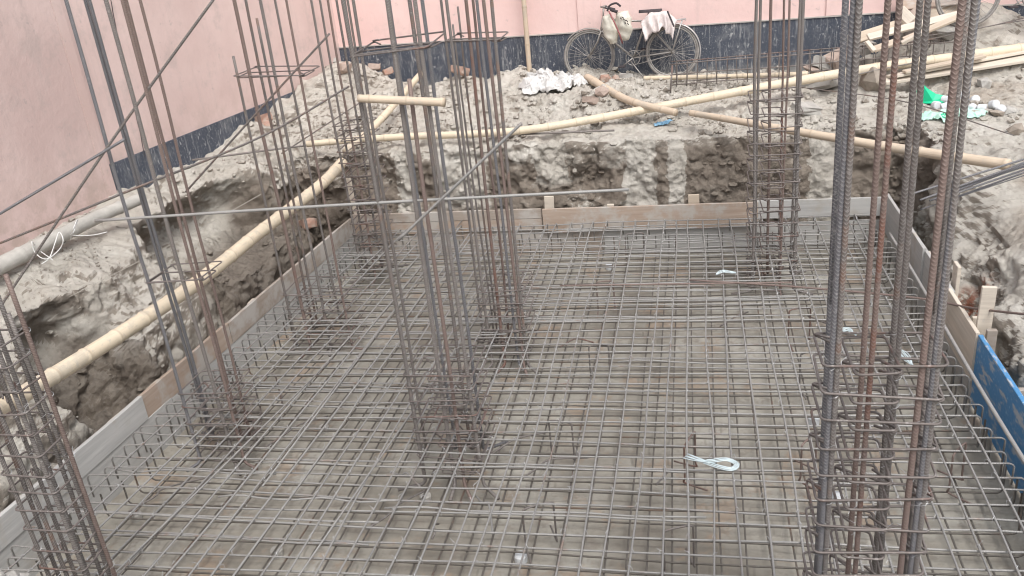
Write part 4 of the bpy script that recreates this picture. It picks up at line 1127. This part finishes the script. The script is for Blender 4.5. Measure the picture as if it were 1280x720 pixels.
# ------------------------------------------------------------------ bicycle
def ring(c, R, n=48):
    return [Vector((c[0]+R*math.cos(2*PI*i/n), c[1], c[2]+R*math.sin(2*PI*i/n))) for i in range(n)]
def make_bike(label):
    root = empty('bicycle', (0, 0, 0), label, 'bicycle', 'bicycles leaning on the rear wall')
    zh = .35
    FW = Vector((-.56, 0, zh)); RW = Vector((.56, 0, zh)); BB = Vector((.04, 0, .3))
    seat = Vector((.24, 0, .8)); head_t = Vector((-.35, 0, .84)); head_b = Vector((-.385, 0, .66))
    for c in (FW, RW):
        mb = MB(); mb.tube(ring(c, .338), .018, 8, True)
        t = mb.build('wheel', M['tyre'], root, True)
        mb = MB(); mb.tube(ring(c, .312), .011, 6, True); mb.build('rim', M['steelsm'], t, True)
        mb = MB(); mb.tube([c+Vector((0, -.05, 0)), c+Vector((0, .05, 0))], .02, 10); mb.build('hub', M['steelsm'], t, True)
        mb = MB()
        for k in range(32):
            a = 2*PI*k/32; s = -1 if k % 2 else 1
            a2 = a+s*.5*(1 if (k//2) % 2 else -1)
            mb.tube([c+Vector((math.cos(a2)*.02, s*.03, math.sin(a2)*.02)), c+Vector((math.cos(a)*.31, 0, math.sin(a)*.31))], .0021, 4, cap=False)
        mb.build('spokes', M['steelsm'], t)
        a0, a1 = (.25, 2.5) if c is FW else (-.35, 2.7)
        mb = MB(); m = 24; V = []
        for i in range(m+1):
            a = lerp(a0, a1, i/m)
            for yy, rr_ in ((-.03, .365), (0, .378), (.03, .365)):
                V.append(c+Vector((math.cos(a)*rr_, yy, math.sin(a)*rr_)))
        mb.add(V, [(i*3+k, i*3+k+1, i*3+k+4, i*3+k+3) for i in range(m) for k in range(2)])
        g = mb.build('mudguard', M['mudg'] if c is RW else M['tyre'], root, True); sd = g.modifiers.new('t', 'SOLIDIFY'); sd.thickness = .003
    mb = MB()
    for a, b, r in ((BB, seat, .014), (head_t-Vector((-.01, 0, .03)), seat-Vector((.0, 0, .04)), .013), (head_b, BB, .015), (head_t, head_b, .018)):
        mb.tube([a, b], r, 8)
    for s in (-.045, .045):
        mb.tube([BB+Vector((0, s*.6, 0)), RW+Vector((0, s, 0))], .009, 6)
        mb.tube([seat+Vector((0, s*.4, -.06)), RW+Vector((0, s, 0))], .008, 6)
    mb.build('frame', M['steelsm'], root, True)
    mb = MB()
    for s in (-.045, .045):
        mb.tube([head_b+Vector((0, s, 0)), Vector((-.44, s, .53)), FW+Vector((0, s, 0))], .010, 6)
    mb.tube([head_b+Vector((0, -.045, 0)), head_b+Vector((0, .045, 0))], .014, 6)
    mb.build('fork', M['steelsm'], root, True)
    mb = MB(); st = Vector((-.34, 0, .98))
    mb.tube([head_t, st], .011, 6)
    mb.tube(smooth_pts([Vector((-.16, -.27, .95)), Vector((-.3, -.25, .99)), Vector((-.36, -.1, .985)), st, Vector((-.36, .1, .985)), Vector((-.3, .25, .99)), Vector((-.16, .27, .95))], 24), .011, 7)
    hb = mb.build('handlebar', M['steelsm'], root, True)
    for s in (-1, 1):
        mb = MB(); mb.tube([Vector((-.28, s*.256, .985)), Vector((-.15, s*.27, .947))], .018, 8); mb.build('grip', M['dark'], hb, True)
    mb = MB(); sd = [(-.13, .02), (-.08, .03), (0, .06), (.08, .11), (.14, .12), (.17, .08)]
    V = [];
    for x, hw in sd:
        for k in range(9):
            a = PI*k/8; V.append(seat+Vector((x+.02, math.cos(a)*hw, .07+math.sin(a)*.04)))
    mb.add(V, [(i*9+k, i*9+k+1, (i+1)*9+k+1, (i+1)*9+k) for i in range(5) for k in range(8)]+[tuple(range(45, 54)), tuple(range(8, -1, -1))])
    mb.build('saddle', M['dark'], root, True)
    mb = MB(); mb.tube([seat, seat+Vector((.02, 0, .08))], .011, 6); mb.build('seat_post', M['steelsm'], root, True)
    mb = MB(); mb.tube(ring(BB+Vector((0, -.05, 0)), .095, 28), .006, 6, True)
    for k in range(5):
        a = 2*PI*k/5; mb.tube([BB+Vector((0, -.05, 0)), BB+Vector((math.cos(a)*.095, -.05, math.sin(a)*.095))], .005, 5)
    ch = mb.build('chainring', M['steelsm'], root, True)
    mb = MB(); R1 = RW+Vector((0, -.05, 0)); B1 = BB+Vector((0, -.05, 0))
    mb.tube([B1+Vector((0, 0, .095)), R1+Vector((0, 0, .04))], .005, 5); mb.tube([B1-Vector((0, 0, .095)), R1-Vector((0, 0, .04))], .005, 5)
    mb.build('chain', M['tyre'], root, True)
    for s, a in ((-1, 3.75), (1, .6)):
        e = BB+Vector((math.cos(a)*.17, s*.075, math.sin(a)*.17))
        mb = MB(); mb.tube([BB+Vector((0, s*.07, 0)), e], .009, 6); cr = mb.build('crank', M['steelsm'], root, True)
        mb = MB(); mb.box(e+Vector((0, s*.055, 0)), (.09, .09, .025), bev=.006); mb.build('pedal', M['dark'], cr)
    mb = MB()
    for s in (-.07, .0, .07): mb.tube([Vector((.3, s, .74)), Vector((.74, s, .76))], .007, 6)
    for x in (.32, .5, .74): mb.tube([Vector((x, -.07, .745)), Vector((x, .07, .745))], .006, 6)
    for s in (-.06, .06): mb.tube([RW+Vector((0, s, 0)), Vector((.7, s, .76))], .008, 6)
    mb.build('luggage_rack', M['mudg'], root, True)
    mb = MB(); mb.tube([BB+Vector((-.04, -.04, -.03)), Vector((.2, -.12, .02))], .009, 6); mb.build('stand', M['steelsm'], root, True)
    return root
ang = math.atan2(Wd.y, Wd.x)
b1 = make_bike('old grey bicycle with bundled sacks leaning on the dark wall base')
c1 = ony(789, 101, 12.18); c1.z = .955
b1.location = c1; b1.rotation_euler = (math.radians(-5), 0, ang)
b2 = copy_tree(b1); b2['label'] = 'second bicycle mostly cut off by the top edge behind the thick bars'
p = ony(1212, -4, 11.55)
b2.location = p-Vector((-.56, 0, .35)) ; b2.rotation_euler = (math.radians(-5), 0, ang)
# sacks on handlebar
def bl_(px, py, dy=-.12): return ony(px, py, 12.1+dy)
mb = MB()
def lump(mb, P, rad, n=14, flat=.6):
    P = smooth_pts(P, 20)
    mb.tube(P, rad, n, rf=lambda a, L: (1+.09*math.sin(a*3+L*20)+.07*math.sin(L*45+a*2)+.05*math.sin(a*7-L*31))*(1-(1-flat)*abs(math.sin(a))*.5))
lump(mb, [bl_(758, 19), bl_(762, 32), bl_(765, 44), bl_(767, 54)], lambda t, L: .06+.06*math.sin(PI*min(1, t*1.1))**.7, 16)
root = mb.build('sack_bag', M['sack'], smooth=True); tag(root, 'bulging cream sacks with a red strap hung on the bicycle handlebar', 'bag')
mb = MB(); lump(mb, [bl_(777, 15, -.14), bl_(779, 27, -.14), bl_(781, 38, -.14), bl_(782, 50, -.14)], lambda t, L: .05+.085*math.sin(PI*min(1, .15+t*.85))**.8, 16)
mb.build('side_sack', M['sack'], root, True)
mb = MB(); mb.tube([bl_(761, 14, -.24), bl_(768, 28, -.28), bl_(775, 44, -.3), bl_(778, 54, -.25)], .011, 6); mb.build('strap', M['strap'], root, True)
mb = MB(); mb.tube(smooth_pts([bl_(759, 14, -.2), bl_(762, 7, -.2), bl_(770, 4, -.2), bl_(776, 8, -.2)], 12), .014, 6); mb.tube([bl_(763, 12, -.22), bl_(772, 15, -.22)], .02, 6); mb.build('handle', M['dark'], root, True)
mb = MB()
for (x0, y0, x1, y1) in ((775, 22, 777, 24), (777, 21, 780, 23), (779, 24, 783, 26), (781, 27, 782, 30), (783, 25, 785, 28), (784, 29, 786, 31)):
    mb.tube([bl_(x0, y0, -.285), bl_(x1, y1, -.285)], .006, 5)
mb.build('printed_mark', M['dark'], root)
# cloth draped on the saddle
mb = MB(); V = []; nx, ny = 30, 22
sc = ony(823, 17, 12.12)
for j in range(ny+1):
    for i in range(nx+1):
        u = i/nx*2-1; v = j/ny*2-1
        x = u*.24; s = v*.38
        a = abs(s); over = max(0, a-.07)
        yy = math.copysign(min(a, .07)+over*.22, s)
        zz = .02-over*(.72+.35*noise.noise(Vector((u*2, v, 2))))-.22*max(0, abs(u)-.45)
        f_ = .035*math.sin(u*13+v*2)*min(1, over*5)
        V.append(sc+Vector((x*(1-.25*min(1, a/.38))+.02*noise.noise(Vector((u*4, v*3, 0))), yy+f_, zz+.012*noise.noise(Vector((u*6, v*5, 4))))))
mb.add(V, [(j*(nx+1)+i, j*(nx+1)+i+1, (j+1)*(nx+1)+i+1, (j+1)*(nx+1)+i) for j in range(ny) for i in range(nx)])
o = mb.build('draped_cloth', M['pinkcloth'], smooth=True); sd = o.modifiers.new('t', 'SOLIDIFY'); sd.thickness = .006
tag(o, 'pinkish white cloth draped over the bicycle saddle', 'cloth')
mb = MB(); mb.tube([sc+Vector((.12, -.13, .04)), sc+Vector((.2, -.2, -.15))], .012, 5); mb.build('border_stripe', M['dark'], o)

# ------------------------------------------------------------------ light
wd = bpy.data.worlds.new('World'); scn.world = wd; wd.use_nodes = True
nt = wd.node_tree; bg = nt.nodes['Background']
sky = nt.nodes.new('ShaderNodeTexSky'); sky.sky_type = 'NISHITA'; sky.sun_disc = False
EL, AZ = math.radians(58), math.radians(150)
sky.sun_elevation = EL; sky.sun_rotation = AZ; sky.dust_density = 3; sky.air_density = 1.2
hs = nt.nodes.new('ShaderNodeHueSaturation'); hs.inputs['Saturation'].default_value = .28
nt.links.new(sky.outputs[0], hs.inputs['Color']); nt.links.new(hs.outputs[0], bg.inputs['Color'])
bg.inputs['Strength'].default_value = .15
sl = bpy.data.lights.new('sun', 'SUN'); sl.energy = 1.4; sl.angle = math.radians(25); sl.color = (1, .97, .93)
so = bpy.data.objects.new('sun', sl); COL.objects.link(so)
dv = Vector((math.sin(AZ)*math.cos(EL), math.cos(AZ)*math.cos(EL), math.sin(EL)))
so.rotation_euler = dv.to_track_quat('Z', 'Y').to_euler()
vs = scn.view_settings; vs.view_transform = 'Standard'; vs.look = 'None'; vs.gamma = 1; vs.use_curve_mapping = False
vs.exposure = .62
